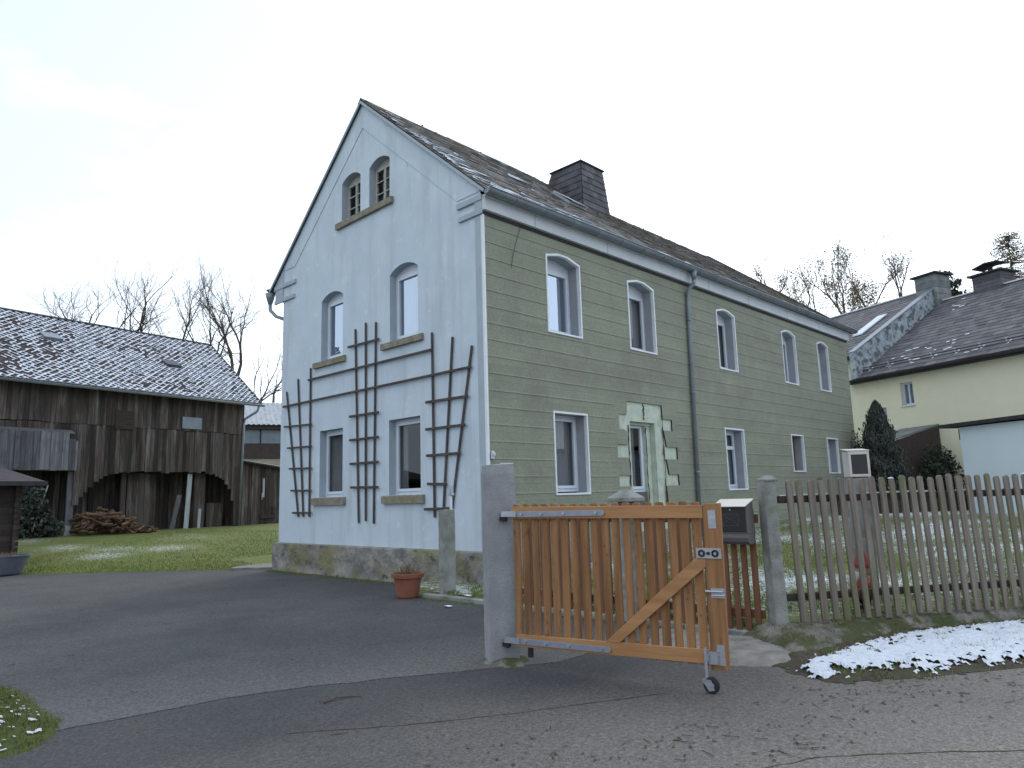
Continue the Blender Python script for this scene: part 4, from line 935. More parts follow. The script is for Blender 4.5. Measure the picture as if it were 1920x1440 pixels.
# garden figure
gz = T(.7, -5.75)
gn = thing('garden_gnome', 'garden gnome statue in red with white beard standing behind the picket fence', 'statue', (.36, -5.84, .10), -140); gn.scale = (1.15, 1.15, .98)
mb = MB(); mb.lathe([(.0, 0), (.13, 0), (.135, .03), (.12, .06), (.0, .065)], (0, 0, 0), 16); build(mb, 'base', 'gnome_base', gn, smooth=True)
mb = MB()
for s in (-1, 1): mb.tube([(s*.045, -.03, .08), (s*.045, .0, .08), (s*.045, 0, .14), (s*.042, 0, .22)], [.035, .04, .036, .045], 10)
build(mb, 'boots', 'black_metal', gn, smooth=True)
mb = MB(); mb.lathe([(.0, .18), (.09, .19), (.115, .26), (.11, .34), (.085, .42), (.05, .46), (0, .47)], (0, 0, 0), 18)
for s in (-1, 1): mb.tube([(s*.085, 0, .42), (s*.13, -.02, .34), (s*.10, -.09, .29)], [.035, .033, .028], 10)
build(mb, 'coat', 'gnome_red', gn, smooth=True)
mb = MB(); mb.lathe([(0, .44), (.05, .45), (.066, .50), (.062, .55), (.04, .59), (0, .6)], (0, 0, 0), 16); mb.lathe([(0, -.014), (.012, -.009), (.014, 0), (.01, .01), (0, .014)], (0, -.066, .515), 8)
build(mb, 'face', 'gnome_skin', gn, smooth=True)
for s in (-1, 1): mb = MB(); mb.lathe([(0, -.03), (.025, -.015), (.027, 0), (.02, .02), (0, .028)], (s*.10, -.10, .285), 8); build(mb, 'hand', 'gnome_skin', gn, smooth=True)
mb = MB(); mb.tube([(0, -.055, .50), (0, -.085, .42), (0, -.105, .34), (0, -.10, .27)], [.05, .06, .045, .008], 12); build(mb, 'beard', 'gnome_white', gn, smooth=True)
mb = MB(); mb.lathe([(.085, .55), (.09, .57), (.075, .60), (.06, .66), (.03, .74), (0, .80)], (0, .01, 0), 16); build(mb, 'hat', 'gnome_red', gn, smooth=True)

# terracotta pot with dried stems
pot = thing('plant_pot', 'terracotta pot of dried stems on the drive in front of the gable', 'pot', (-1.22, .62, .014))
mb = MB(); mb.lathe([(0, 0), (.165, 0), (.175, .02), (.225, .30), (.262, .31), (.268, .37), (.245, .375), (.235, .34), (0, .33)], n=32); build(mb, 'pot', 'terracotta', pot, smooth=False)
mb = MB(); mb.lathe([(.238, .335), (.12, .352), (0, .36)], n=16); build(mb, 'soil', 'soil', pot)
mb = MB()
for i in range(90):
    a = random.uniform(0, 6.28); r = random.uniform(0, .19); x, y = r*math.cos(a), r*math.sin(a); h = random.uniform(.06, .2); dx, dy = random.uniform(-.07, .07)+x*.2, random.uniform(-.07, .07)+y*.2
    mb.tube([(x, y, .34), (x+dx*.4, y+dy*.4, .34+h*.6), (x+dx, y+dy, .34+h)], [.004, .003, .0015], 4)
build(mb, 'dried_stems', 'dry_stem', pot)
# white standpipe behind the small post
sp = thing('standpipe', 'thin white pipe with a capped head rising behind the weathered concrete post', 'pipe', (-.55, .30, 0))
mb = MB(); mb.tube([(0, 0, 0), (0, 0, 1.62)], .018, 8); build(mb, 'pipe', 'white_metal', sp); mb = MB(); mb.box((-.03, -.05, 1.60), (.03, .05, 1.64)); mb.tube([(0, 0, 1.64), (0, 0, 1.76)], .04, 10); mb.tube([(0, 0, 1.76), (0, 0, 1.82)], [.035, .008], 10); build(mb, 'head', 'render_band', sp, bevel=.006)

# ------------------------------------------------------------------ barn
barn = thing('barn', 'dark wooden barn with a snow dusted diamond slate roof across the lawn', 'barn', (BO[0], BO[1], .66), BA)
BX0 = -16.0
def bottom(x):
    P = [(BX0, 2.30), (-7.0, 2.30), (-6.99, .95), (-6.85, 1.0), (-6.5, 1.55), (-5.8, 2.12), (-5.2, 2.25), (-1.79, 2.26), (-1.1, 2.12), (-.64, 1.71), (-.42, .9), (-.40, .02), (.0, .02)]
    return float(np.interp(x, [p[0] for p in P], [p[1] for p in P]))
def bplank(mb, x, w, z0, z1, y=0.0, t=.03, z0b=None):
    z0b = z0 if z0b is None else z0b; h = w/2-.004
    mb.add([(x-h, y, z0), (x+h, y, z0b), (x+h, y+t, z0b), (x-h, y+t, z0), (x-h, y, z1), (x+h, y, z1), (x+h, y+t, z1), (x-h, y+t, z1)], [(0, 1, 2, 3), (4, 5, 6, 7), (0, 1, 5, 4), (1, 2, 6, 5), (2, 3, 7, 6), (3, 0, 4, 7)])
mb = MB(); x = BX0
while x < -.02:
    w = random.uniform(.13, .21); w = min(w, -x); zb_ = bottom(x+w/2)+random.uniform(-.06, .04); zm = 3.95+.05*noise.noise(Vector((x, 0, 0)))
    if zb_ < 3: bplank(mb, x+w/2, w, max(zb_, .0), zm+random.uniform(-.04, .02), random.uniform(-.012, .012), .028)
    bplank(mb, x+w/2, w, zm, 5.30, random.uniform(-.006, .008)-.02, .028)
    x += w
bw = build(mb, 'board_wall', 'barn_board', barn)
# end wall, back wall, interior
mb = MB(); x = 0
for i in range(46):
    y = i*.16+.08; top = 5.2+min(y, 7.4-y)*.88; mb.add([(-.03, y-.076, 0), (0, y-.076, 0), (0, y+.076, 0), (-.03, y+.076, 0), (-.03, y-.076, top), (0, y-.076, top), (0, y+.076, top), (-.03, y+.076, top)], [(0, 1, 2, 3), (4, 5, 6, 7), (0, 1, 5, 4), (1, 2, 6, 5), (2, 3, 7, 6), (3, 0, 4, 7)])
mb.quad((BX0, 7.4, -.2), (-.03, 7.4, -.2), (-.03, 7.4, 5.3), (BX0, 7.4, 5.3)); mb.quad((BX0, 0, -.2), (BX0, 7.4, -.2), (BX0, 7.4, 5.3), (BX0, 0, 5.3))
build(mb, 'rear_wall', 'barn_board', barn)
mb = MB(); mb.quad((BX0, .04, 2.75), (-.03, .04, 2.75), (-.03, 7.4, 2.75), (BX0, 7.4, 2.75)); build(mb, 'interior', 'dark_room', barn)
mb = MB(); x = BX0
while x < -.05: bplank(mb, x+.1, .19, -.2, 2.75, 1.25+random.uniform(-.03, .03)); x += .2
build(mb, 'inner_wall', 'barn_board', barn)
# overhanging paler board box on the left
mb = MB(); x = -12
while x < -7.02:
    w = random.uniform(.16, .24); w = min(w, -7.0-x); bplank(mb, x+w/2, w, 2.26+random.uniform(-.03, .03), 3.58+random.uniform(-.03, .02) if x < -7.35 else 3.58-.8*(x+7.35+w)*1.0, -.32+random.uniform(-.01, .01)); x += w
mb.box((-12, -.30, 2.24), (-7.02, .0, 2.29)); mb.quad((-12, -.30, 3.55), (-7.1, -.30, 3.55), (-7.1, 0, 3.7), (-12, 0, 3.7)); mb.quad((-7.02, -.30, 2.29), (-7.02, 0, 2.29), (-7.02, 0, 3.4), (-7.02, -.30, 3.4))
ob = build(mb, 'overhang', 'barn_board_pale', barn); ob['label'] = 'paler grey boarded overhang'
for (x0, x1, z0, z1, y0, m_, nm) in ((-7.10, -6.85, -.1, 2.35, .05, 'barn_board_pale', 'post'), (-4.70, -3.56, .08, 2.22, .55, 'barn_board', 'door'), (-2.05, -1.55, -.1, 2.25, .3, 'barn_board', 'post'), (-5.0, -4.8, -.1, 2.3, .45, 'barn_board', 'post')):
    mb = MB(); x = x0
    k = max(1, int((x1-x0)/.2)); w = (x1-x0)/k
    for i in range(k): bplank(mb, x0+w*(i+.5), w, z0, z1, y0+random.uniform(-.01, .01), .08 if nm == 'post' else .04)
    build(mb, nm, m_, barn)
mb = MB(); mb.prism([(-7.16, -.02, -.1), (-6.72, -.02, -.1), (-6.80, -.02, .25), (-7.10, -.02, .35)], (0, .3, 0)); build(mb, 'post_foot', 'concrete_post', barn, bevel=.02)
mb = MB(); mb.box((-1.30, .55, -.05), (-.55, .60, 1.0)); build(mb, 'low_door', 'barn_board', barn)
mb = MB(); mb.box((-2.92, -.065, 4.02), (-2.06, -.035, 4.50)); build(mb, 'hatch_board', 'zinc', barn, bevel=.005)
mb = MB(); mb.box((-5.6, -.055, 3.85), (-4.9, -.035, 4.55)); build(mb, 'loft_hatch', 'rail_dark', barn, bevel=.005)
# barn roof
BE = lambda x, v: Vector((x, -.42+4.02*v, 5.30+3.24*v))
mb = MB(); mb.prism([BE(BX0, 0)-Vector((0, 0, .06)), BE(.59, 0)-Vector((0, 0, .06)), BE(.59, 1)-Vector((0, 0, .06)), BE(BX0, 1)-Vector((0, 0, .06))], (0, 0, .05))
mb.prism([BE(BX0, 1)-Vector((0, 0, .06)), BE(.59, 1)-Vector((0, 0, .06)), (.59, 7.8, 5.1), (BX0, 7.8, 5.1)], (0, 0, .05)); br = build(mb, 'roof', 'barn_tile', barn)
mb = MB(); ms = MB(); nrm = Vector((0, -.63, .78)); tw, th = .27, .25; SL = math.hypot(4.02, 3.24); rows = int(SL/(th/2))
gv = .018
for r in range(-1, rows+1):
    n = int((0.59-BX0)/tw)+1
    for i in range(n):
        cx = BX0+tw*(i+(.5 if r % 2 else 0)); cv = (r*th/2)/SL; hv = th/2/SL
        if cx-tw/2 < BX0-.01 or cx+tw/2 > .62: continue
        c = lambda dx, dv, h: BE(cx+dx*tw/2, min(1, max(-.01, cv+dv*hv*1.08)))+nrm*h
        e = random.uniform(0, .014)
        q = [c(0, -1, .032+e), c(1, 0, .02), c(0, 1, .004), c(-1, 0, .02)]
        mb.add(q+[c(0, -1, .016+e), c(1, 0, .008), c(-1, 0, .008)], [(0, 1, 2, 3), (4, 5, 1, 0), (6, 4, 0, 3)])
        dens = .36+.5*noise.noise(Vector((cx*.45, cv*3.5, 5)))+.35*noise.noise(Vector((cx*2, cv*9, 1)))+.42
        if cx < -8.8 and cv < .55: dens *= .35
        if cv < .05: dens += .3
        # snow caught along the lower edges of the slate above
        if random.random() < dens+.30:
            wd = random.uniform(.14, .46)*(1 if dens > .3 else .6)
            ms.add([c(-.02, -1, .05), c(1, 0, .038), c(1, .05+wd, .036), c(-.02, -1+wd*2, .048)], [(0, 1, 2, 3)])
        if random.random() < dens+.02:
            wd = random.uniform(.14, .40)
            ms.add([c(.02, -1, .052), c(.02, -1+wd*2, .05), c(-1, .05+wd, .036), c(-1, 0, .038)], [(0, 1, 2, 3)])
build(mb, 'slates', 'barn_tile', br); build(ms, 'snow', 'snow', br)
mb = MB(); mb.bar(BE(BX0, 1)+Vector((0, 0, .03)), BE(.6, 1)+Vector((0, 0, .03)), .22, .05); mb.bar(BE(.60, 0)+Vector((0, 0, .01)), BE(.60, 1)+Vector((0, 0, .01)), .05, .10); build(mb, 'ridge_cap', 'slate_dark', br)
for (x0, v0) in ((-7.4, .60), (-2.9, .44)):
    mb = MB(); a = [BE(x0, v0)+nrm*.17, BE(x0+.65, v0)+nrm*.17, BE(x0+.65, v0+.12)+nrm*.05, BE(x0, v0+.12)+nrm*.05]
    mb.add(a+[BE(x0, v0)+nrm*.0, BE(x0+.65, v0)], [(0, 1, 2, 3), (4, 5, 1, 0), (4, 0, 3), (1, 5, 2)]); build(mb, 'roof_vent', 'zinc' if x0 < -5 else 'slate_dark', br)
mb = MB(); gutter(mb, (BX0, -.5, 5.24), (.66, -.5, 5.24), .075); mb.tube([(.40, -.5, 5.18), (.38, -.4, 4.95), (.02, -.06, 4.62), (-.03, -.06, 4.4), (-.15, -.06, .0)], .05, 8); build(mb, 'gutter', 'zinc', barn, smooth=True)
# things in the open bay
def bpt(x, y, z=0): return (BO[0]+bu[0]*x-bu[1]*y, BO[1]+bu[1]*x+bu[0]*y, .66+z)
for (x, y, h, lean, m_, lab) in ((-2.42, .12, 2.2, .10, 'board_white', 'tall pale plank leaning in the barn bay'), (-2.95, .1, 1.35, .28, 'barn_board_pale', 'wide grey plank leaning left of the tall pale plank'), (-1.98, -.02, .78, .03, 'board_white', 'short white board standing right of the tall pale plank')):
    o = thing('plank', lab, 'plank', bpt(x, y), BA, 'planks leaning in the barn bay'); mb = MB(); w = .2 if h > 1 else .12
    mb.prism([(-w/2-lean/2, 0, 0), (w/2-lean/2, 0, 0), (w/2+lean/2, 0, h), (-w/2+lean/2, 0, h)], (0, .03, 0)); build(mb, 'board', m_, o, bevel=.004)
o = tag(thing('pole', 'pale pole leaning beside the brush heap in the barn', 'pole', bpt(-7.9, -.1), BA)); mb = MB(); mb.tube([(-.35, -.15, .2), (.15, .1, 1.75)], .022, 6); build(mb, 'shaft', 'board_white', o)
mb = MB(); random.seed(3)                              # firewood heap
for i in range(170):
    x = random.uniform(-1.35, 1.35); y = random.uniform(-.5, .6); hmax = max(.05, .85*(1-((x+.45)/1.35)**2)) if x > -1.6 else 0; z = random.uniform(.0, max(.06, hmax)); a = random.uniform(-.9, .9); l = random.uniform(.12, .26); r = random.uniform(.03, .075)
    d = Vector((math.cos(a)*l, math.sin(a)*l*.9, random.uniform(-.12, .12))); c = Vector((x, y-.2*(1-z), z+.04)); mb.tube([c-d, c+d], r, 5)
fw = build(mb, 'firewood', 'firewood'); fw.location = bpt(-5.55, -.15); fw.rotation_euler = (0, 0, R(BA)); tag(fw, kind='stuff')
def leafcloud(n, fn, size, seed, aniso=(1, 1, 1)):
    rs = np.random.RandomState(seed); C = fn(rs, n); a = rs.normal(size=(n, 3)); b = rs.normal(size=(n, 3)); a /= np.linalg.norm(a, axis=1)[:, None]; b -= a*(a*b).sum(1)[:, None]; b /= np.linalg.norm(b, axis=1)[:, None]
    s = rs.uniform(.5, 1.2, (n, 1))*size; an = np.array(aniso); V = np.stack([C-a*s*an, C+b*s*.5*an, C+a*s*an, C-b*s*.5*an], 1).reshape(-1, 3); return V, np.arange(4*n).reshape(n, 4)
def heap(rs, n):
    x = rs.uniform(-1.15, 1.15, n); y = rs.uniform(-.5, .7, n); h = np.clip(1.55*(1-(x/1.5)**2)-.2*y, .1, 2)*(.8+.3*np.sin(x*5)); return np.stack([x, y, h*rs.uniform(0, 1, n)**.6], 1)
V, Fq = leafcloud(5000, heap, .09, 2); o = nmesh('brush_heap', V, Fq, 'thuja'); o.location = bpt(-8.5, .0); o.rotation_euler = (0, 0, R(BA)); tag(o, 'heap of cut evergreen branches', 'heap', kind='stuff')

# lean-to between barn and house, long building beyond
sh = thing('lean_to_shed', 'low lean-to of upright boards at the right end of the barn', 'shed', bpt(.02, .5), BA); random.seed(5)
mb = MB(); x = .02
while x < 3.4: w = random.uniform(.12, .19); bplank(mb, x+w/2, w, -.1, 2.75-.13*x, random.uniform(-.01, .01)); x += w
build(mb, 'board_wall', 'barn_board', sh)
mb = MB(); mb.prism([(-.05, -.25, 2.80), (3.6, -.25, 2.36), (3.6, 3, 2.5), (-.05, 3, 2.95)], (0, 0, .06)); rf = build(mb, 'roof', 'fascia_dark', sh)
mb = MB(); mb.prism([(.0, -.22, 2.862), (3.5, -.22, 2.43), (3.5, 3, 2.57), (.0, 3, 3.012)], (0, 0, .02)); build(mb, 'snow', 'snow', rf)
mb = MB(); mb.box((1.40, -.05, 1.2), (1.50, -.015, 2.05)); mb.box((1.36, -.05, 1.1), (1.40, -.015, 1.4)); build(mb, 'pale_board', 'board_white', sh)
mb = MB(); mb.box((1.3, -.06, .25), (2.1, -.02, .42)); mb.box((1.95, -.07, .4), (2.1, -.02, .75)); build(mb, 'ledge', 'rail_dark', sh)
sb_o = Vector((11.9, 34.6, 0)); lbd = thing('long_building', 'long low building with a corrugated roof and a window band behind the shed', 'building', (11.3, 35.1, 0), BA-33)
mb = MB(); mb.box((-6, 0, 0), (9, 7, 4.4)); build(mb, 'lower_wall', 'beige', lbd)
mb = MB(); mb.box((-6, -.06, 4.4), (9, 0, 5.35)); mb.box((-6, -.3, 6.25), (9, 0, 6.55)); build(mb, 'panel_band', 'brown_panel', lbd)
for x in np.arange(-5.9, 8.6, 1.55):
    mb = MB(); mb.box((x, -.04, 5.36), (x+1.45, .02, 6.24)); wd = build(mb, 'window', 'pane_grey', lbd)
mb = MB(); x = -6.2
while x < 9.2:
    for (a, b, c, d) in ((0, .10, .04, .04), (.10, .15, .04, 0), (.15, .25, 0, 0), (.25, .30, 0, .04)): mb.quad((x+a, -.5, 6.5+c), (x+b, -.5, 6.5+d), (x+b, 4, 8.5+d), (x+a, 4, 8.5+c))
    x += .30
build(mb, 'roof', 'corrugated', lbd)
mb = MB(); mb.box((-6, 0, 4.4), (9, .02, 6.5)); mb.box((-6, 3.9, 4), (9, 4, 8.4)); build(mb, 'upper_wall', 'brown_panel', lbd)

# garden shed and tub at the left edge
gs = thing('garden_shed', 'dark wooden garden shed cut by the left edge of the photo', 'shed', (-4.02, 13.75, .05), 8)
mb = MB(); 
for k in range(15):
    mb.box((-5, .004*(k % 2), k*.145), (-.02, .06, .142+k*.145)); mb.box((-.02, .0, k*.145), (.05, 3, .142+k*.145))
    mb.box((.05, .02, k*.145+.01), (.16, .09, k*.145+.138)); mb.box((-.03, -.12, k*.145+.01), (.05, -.001, k*.145+.138))
build(mb, 'log_wall', 'shed_wood', gs)
mb = MB(); mb.prism([(-5.2, -.55, 2.20), (.52, -.55, 2.20), (.52, 2.6, 2.72), (-5.2, 2.6, 2.72)], (0, 0, .05)); mb.box((-5.2, -.58, 2.15), (.54, -.54, 2.26)); build(mb, 'roof', 'fascia_dark', gs)
mb = MB(); mb.prism([(-.95, -.02, .85), (-.48, -.02, .85), (-.48, -.02, 1.42), (-.70, -.02, 1.60), (-.95, -.02, 1.42)], (0, .015, 0)); build(mb, 'window_frame', 'cream', gs)
tub = thing('planter_tub', 'wide grey blue tub of soil at the left edge of the drive', 'planter', (-4.40, 12.75, .03))
mb = MB(); mb.lathe([(0, 0), (.43, 0), (.45, .03), (.60, .42), (.64, .43), (.64, .46), (.59, .46), (.57, .40), (0, .39)], n=32, sx=1.05, sy=.8); build(mb, 'tub', 'tub_grey', tub)
mb = MB(); mb.lathe([(.58, .40), (.3, .45), (0, .47)], n=20, sx=1.05, sy=.8); build(mb, 'soil', 'soil', tub)
tub.rotation_euler.z = R(-45)
mb = MB()
for i in range(120):
    a = random.uniform(0, 6.28); r = random.uniform(0, .52); x, y = r*math.cos(a)*1.05, r*math.sin(a)*.8; h = random.uniform(.03, .10); mb.tube([(x, y, .43), (x+random.uniform(-.05, .05), y+random.uniform(-.05, .05), .44+h)], [.006, .002], 4)
build(mb, 'dried_stems', 'dry_stem', tub)

# ------------------------------------------------------------------ yellow neighbour, garage
YO = (22.82, 1.43); YA = 248.7
yh = thing('neighbour_house', 'pale yellow neighbouring house with two grey roofs and three chimneys', 'house', (*YO, 0), YA)
ywin = (1.93, 2.46, 4.62, 5.52)
mb = MB(); skin(mb, [(-.5, 0), (14, 0), (14, 5.92), (.0, 5.92), (0, 6.85), (-.5, 6.85)], [hole(*ywin), hole(.70, 1.22, 3.2, 4.66)], lambda a, z, d: (a, d, z), .2); reveals(mb, [hole(*ywin), hole(.70, 1.22, 3.2, 4.66)], lambda a, z, d: (a, d, z), 0, .25)
mb.quad((-6, 0, 0), (-.5, 0, 0), (-.5, 0, 6.85), (-6, 0, 6.85)); mb.quad((14, 0, 0), (14, 10, 0), (14, 10, 5.9), (14, 0, 5.9)); mb.quad((-6, 10, 0), (14, 10, 0), (14, 10, 5.9), (-6, 10, 5.9))
build(mb, 'wall', 'yellow_render', yh)
mb = MB()
for a, b in (((1.93, 4.62), (2.46, 4.70)), ((1.93, 5.45), (2.46, 5.52)), ((1.93, 4.7), (2.0, 5.45)), ((2.38, 4.7), (2.46, 5.45)), ((2.16, 4.7), (2.22, 5.45))): mb.box((a[0], .14, a[1]), (b[0], .2, b[1]))
mb.box((1.88, -.05, 4.58), (2.5, .1, 4.62)); w_ = build(mb, 'window', 'pvc', yh); mb = MB(); mb.box((1.94, .21, 4.63), (2.45, .23, 5.51)); build(mb, 'pane', 'pane_grey', w_)
mb = MB()
for i in range(3):
    for j in range(8): mb.box((.71+i*.17, .04, 3.22+j*.18), (.86+i*.17, .10, 3.38+j*.18))
build(mb, 'glass_block_window', 'pane_grey', yh, bevel=.01)
def yroof(x0, x1, ze, zr, name, vmin=0):
    E_ = lambda x, v: Vector((x, -.35+5.9*v, ze+(zr-ze)*v)); mb = MB()
    mb.prism([E_(x0, 0)-Vector((0, 0, .1)), E_(x1, 0)-Vector((0, 0, .1)), E_(x1, 1)-Vector((0, 0, .1)), E_(x0, 1)-Vector((0, 0, .1))], (0, 0, .085))
    mb.prism([E_(x0, 1)-Vector((0, 0, .1)), E_(x1, 1)-Vector((0, 0, .1)), (x1, 11.5, ze-.1), (x0, 11.5, ze-.1)], (0, 0, .085)); o = build(mb, name, 'slate_dark', yh)
    mb = MB(); tiles(mb, E_, 0, 1, 22, lambda v: x0, lambda v: x1, .4, .010, .014, .016); build(mb, 'slates', 'slate_neighbour', o)
    mb = MB(); mb.bar(E_(x0, 1)+Vector((0, 0, .02)), E_(x1, 1)+Vector((0, 0, .02)), .25, .06); build(mb, 'ridge_cap', 'white_board', o)
    return o, E_
r1, E1 = yroof(0.05, 14.2, 5.95, 9.75, 'roof'); r2, E2 = yroof(-9, -.05, 6.95, 10.42, 'roof')
mb = MB(); P = [E1(0, 0), E1(0, 1), E2(0, 1)+Vector((0, 0, .12)), E2(0, 0)+Vector((0, 0, .12))]; P = [Vector((.0, p.y, p.z)) for p in P]; mb.prism([p for p in P], (.28, 0, 0)); build(mb, 'fire_wall', 'parapet', yh)
mb = MB(); a, b = E2(0, 0), E2(0, 1); mb.bar(Vector((.14, a.y, a.z+.14)), Vector((.14, b.y, b.z+.14)), .34, .04); build(mb, 'coping', 'zinc', yh)
mb = MB(); gutter(mb, (0.0, -.42, 5.90), (14.2, -.42, 5.90), .08); gutter(mb, (-6, -.42, 6.90), (.0, -.42, 6.90), .08); build(mb, 'gutter', 'fascia_dark', yh, smooth=True)
mb = MB(); mb.box((-.3, -.35, 5.79), (14.1, -.0, 5.86)); build(mb, 'soffit', 'fascia_dark', yh)
mb = MB(); mb.tube([(6.9, -.36, 5.85), (6.9, -.10, 5.5), (6.9, -.08, 2)], .05, 8); build(mb, 'downpipe', 'zinc', yh, smooth=True)
for k, x in enumerate(np.arange(.55, 10, .92)):
    mb = MB(); p = E1(x, .075); mb.bar(p, p+Vector((0, -.04, .24)), .04, .03); mb.bar(p+Vector((0, 0, .02)), E1(x, .12)+Vector((0, 0, .02)), .04, .02); build(mb, 'snow_guard', 'white_board', r1)
mb = MB(); mb.tube([E1(.3, .07)+Vector((0, -.03, .2)), E1(12, .07)+Vector((0, -.03, .2))], .016, 6); mb.tube([E1(.3, .07)+Vector((0, -.03, .1)), E1(12, .07)+Vector((0, -.03, .1))], .016, 6); build(mb, 'snow_rail', 'fascia_dark', r1)
def sheet_on(E_, x0, x1, v0, v1, h): n_ = Vector((0, -.55, .83)); return [E_(x0, v0)+n_*h, E_(x1, v0)+n_*h, E_(x1, v1)+n_*h, E_(x0, v1)+n_*h]
mb = MB(); mb.prism(sheet_on(E2, -1.45, -.95, .36, .66, .05), (0, 0, .06)); o = build(mb, 'roof_window', 'snow', r2)
mb = MB(); random.seed(8)
for i in range(420):
    x = random.uniform(.5, 9); v = random.random(); 
    if noise.noise(Vector((x*.7, v*3, 2)))+.3*noise.noise(Vector((x*2, v*8, 2))) < .30: continue
    mb.prism(sheet_on(E1, x, x+random.uniform(.08, .25), v, min(1, v+.010), .03), (0, 0, .008))
mb.prism(sheet_on(E2, -1.9, -1.3, .22, .25, .04), (0, 0, .01)); build(mb, 'snow', 'snow', r1)
for (x0, x1, y0, y1, z0, z1, m_, capz) in ((-.55, .42, 5.1, 6.1, 9.2, 11.0, 'chimney_slate', 11.0), (1.95, 3.1, 5.3, 6.3, 9.4, 10.35, 'slate_dark', 10.35)):
    mb = MB(); mb.box((x0, y0, z0), (x1, y1, z1)); ck = build(mb, 'chimney', m_, yh)
    mb = MB(); k = 6
    for j in range(k): mb.box((x0-.012, y0-.012, z0+(z1-z0)*j/k), (x1+.012, y1+.012, z0+(z1-z0)*(j+.9)/k))
    build(mb, 'slates', m_, ck)
    mb = MB(); mb.box((x0-.15, y0-.15, capz), (x1+.15, y1+.15, capz+.07)); build(mb, 'cap', 'fascia_dark', ck)
    if x0 > 1:
        mb = MB(); mb.prism([(x0-.05, y0+.1, capz+.36), (x0+.5, y0+.1, capz+.48), (x1-.1, y0+.1, capz+.44), (x1-.1, y0+.1, capz+.48), (x0+.5, y0+.1, capz+.53), (x0-.05, y0+.1, capz+.40)], (0, .8, 0)); mb.tube([(x0+.5, y0+.5, capz), (x0+.5, y0+.5, capz+.45)], .1, 8); build(mb, 'cowl', 'fascia_dark', ck)
# porch
pc = thing('porch', 'small dark lean-to porch with a felt roof against the yellow wall', 'porch', (YO[0], YO[1], 0), YA)
mb = MB(); mb.prism([(1.55, -1.75, 3.18), (2.65, -1.75, 3.18), (3.35, -.02, 3.72), (1.75, -.02, 3.68)], (0, 0, .06)); build(mb, 'roof', 'chimney_slate', pc)
mb = MB(); mb.prism([(2.60, -1.7, 0.5), (3.35, -.02, .5), (3.30, -.02, 3.68), (2.60, -1.7, 3.16)], (.04, -.02, 0)); build(mb, 'side_wall', 'shed_wood', pc)
mb = MB(); mb.box((2.42, -1.68, .5), (2.56, -1.55, 3.15)); build(mb, 'post', 'board_white', pc)
mb = MB(); mb.box((2.25, -1.60, .5), (2.40, -1.50, 3.12)); build(mb, 'post', 'fascia_dark', pc)
mb = MB(); mb.box((1.62, -1.66, 2.35), (2.25, -1.60, 2.45)); build(mb, 'crossbar', 'fascia_dark', pc)
def blobf(cx, cy, cz, rx, ry, rz):
    def f(rs, n):
        d = rs.normal(size=(n, 3)); d /= np.linalg.norm(d, axis=1)[:, None]; r = rs.uniform(.3, 1, (n, 1))**.5
        k = 1+.25*np.sin(d[:, :1]*7+d[:, 2:]*5); return d*r*k*np.array([rx, ry, rz])+np.array([cx, cy, cz])
    return f
V, Fq = leafcloud(4200, blobf(0, 0, .9, .85, .6, 1.15), .07, 4); iv = nmesh('shrub', V, Fq, 'conifer'); iv.location = (20.9, -1.7, .8); tag(iv, 'dark evergreen shrub growing against the porch side', 'shrub')
# garage
ga = thing('garage', 'flat roofed white garage standing in front of the yellow house at the right edge', 'garage', (14.47, -3.88, 0), 240.7)
mb = MB(); mb.box((0, 0, .3), (7, 5, 3.1)); build(mb, 'wall', 'garage_white', ga)
mb = MB(); mb.prism([(-.55, -.16, 3.12), (7.3, -.16, 3.17), (7.3, 5.2, 3.3), (-.55, 5.2, 3.2)], (0, 0, .10)); rr = build(mb, 'roof', 'fascia_dark', ga, bevel=.01)
mb = MB(); mb.prism([(-.3, .1, 3.225), (7.3, -.1, 3.275), (7.3, 5.2, 3.405), (-.3, 5.2, 3.305)], (0, 0, .015)); build(mb, 'snow', 'snow', rr)
mb = MB(); mb.box((-.30, .3, 2.78), (-.01, 5, 3.08)); build(mb, 'beam', 'rail_dark', ga)
# low dark board fence at the far end of the garden
bf = thing('board_fence', 'low dark board fence closing the far end of the snowy garden', 'fence', (13.6, -.6, .6), -62)
random.seed(11)
mb = MB(); x = 0
while x < 10: w = random.uniform(.12, .2); mb.box((x, random.uniform(-.01, .01), -.2), (x+w-.008, .03, .62+random.uniform(-.04, .04))); x += w
build(mb, 'boards', 'rail_dark', bf)

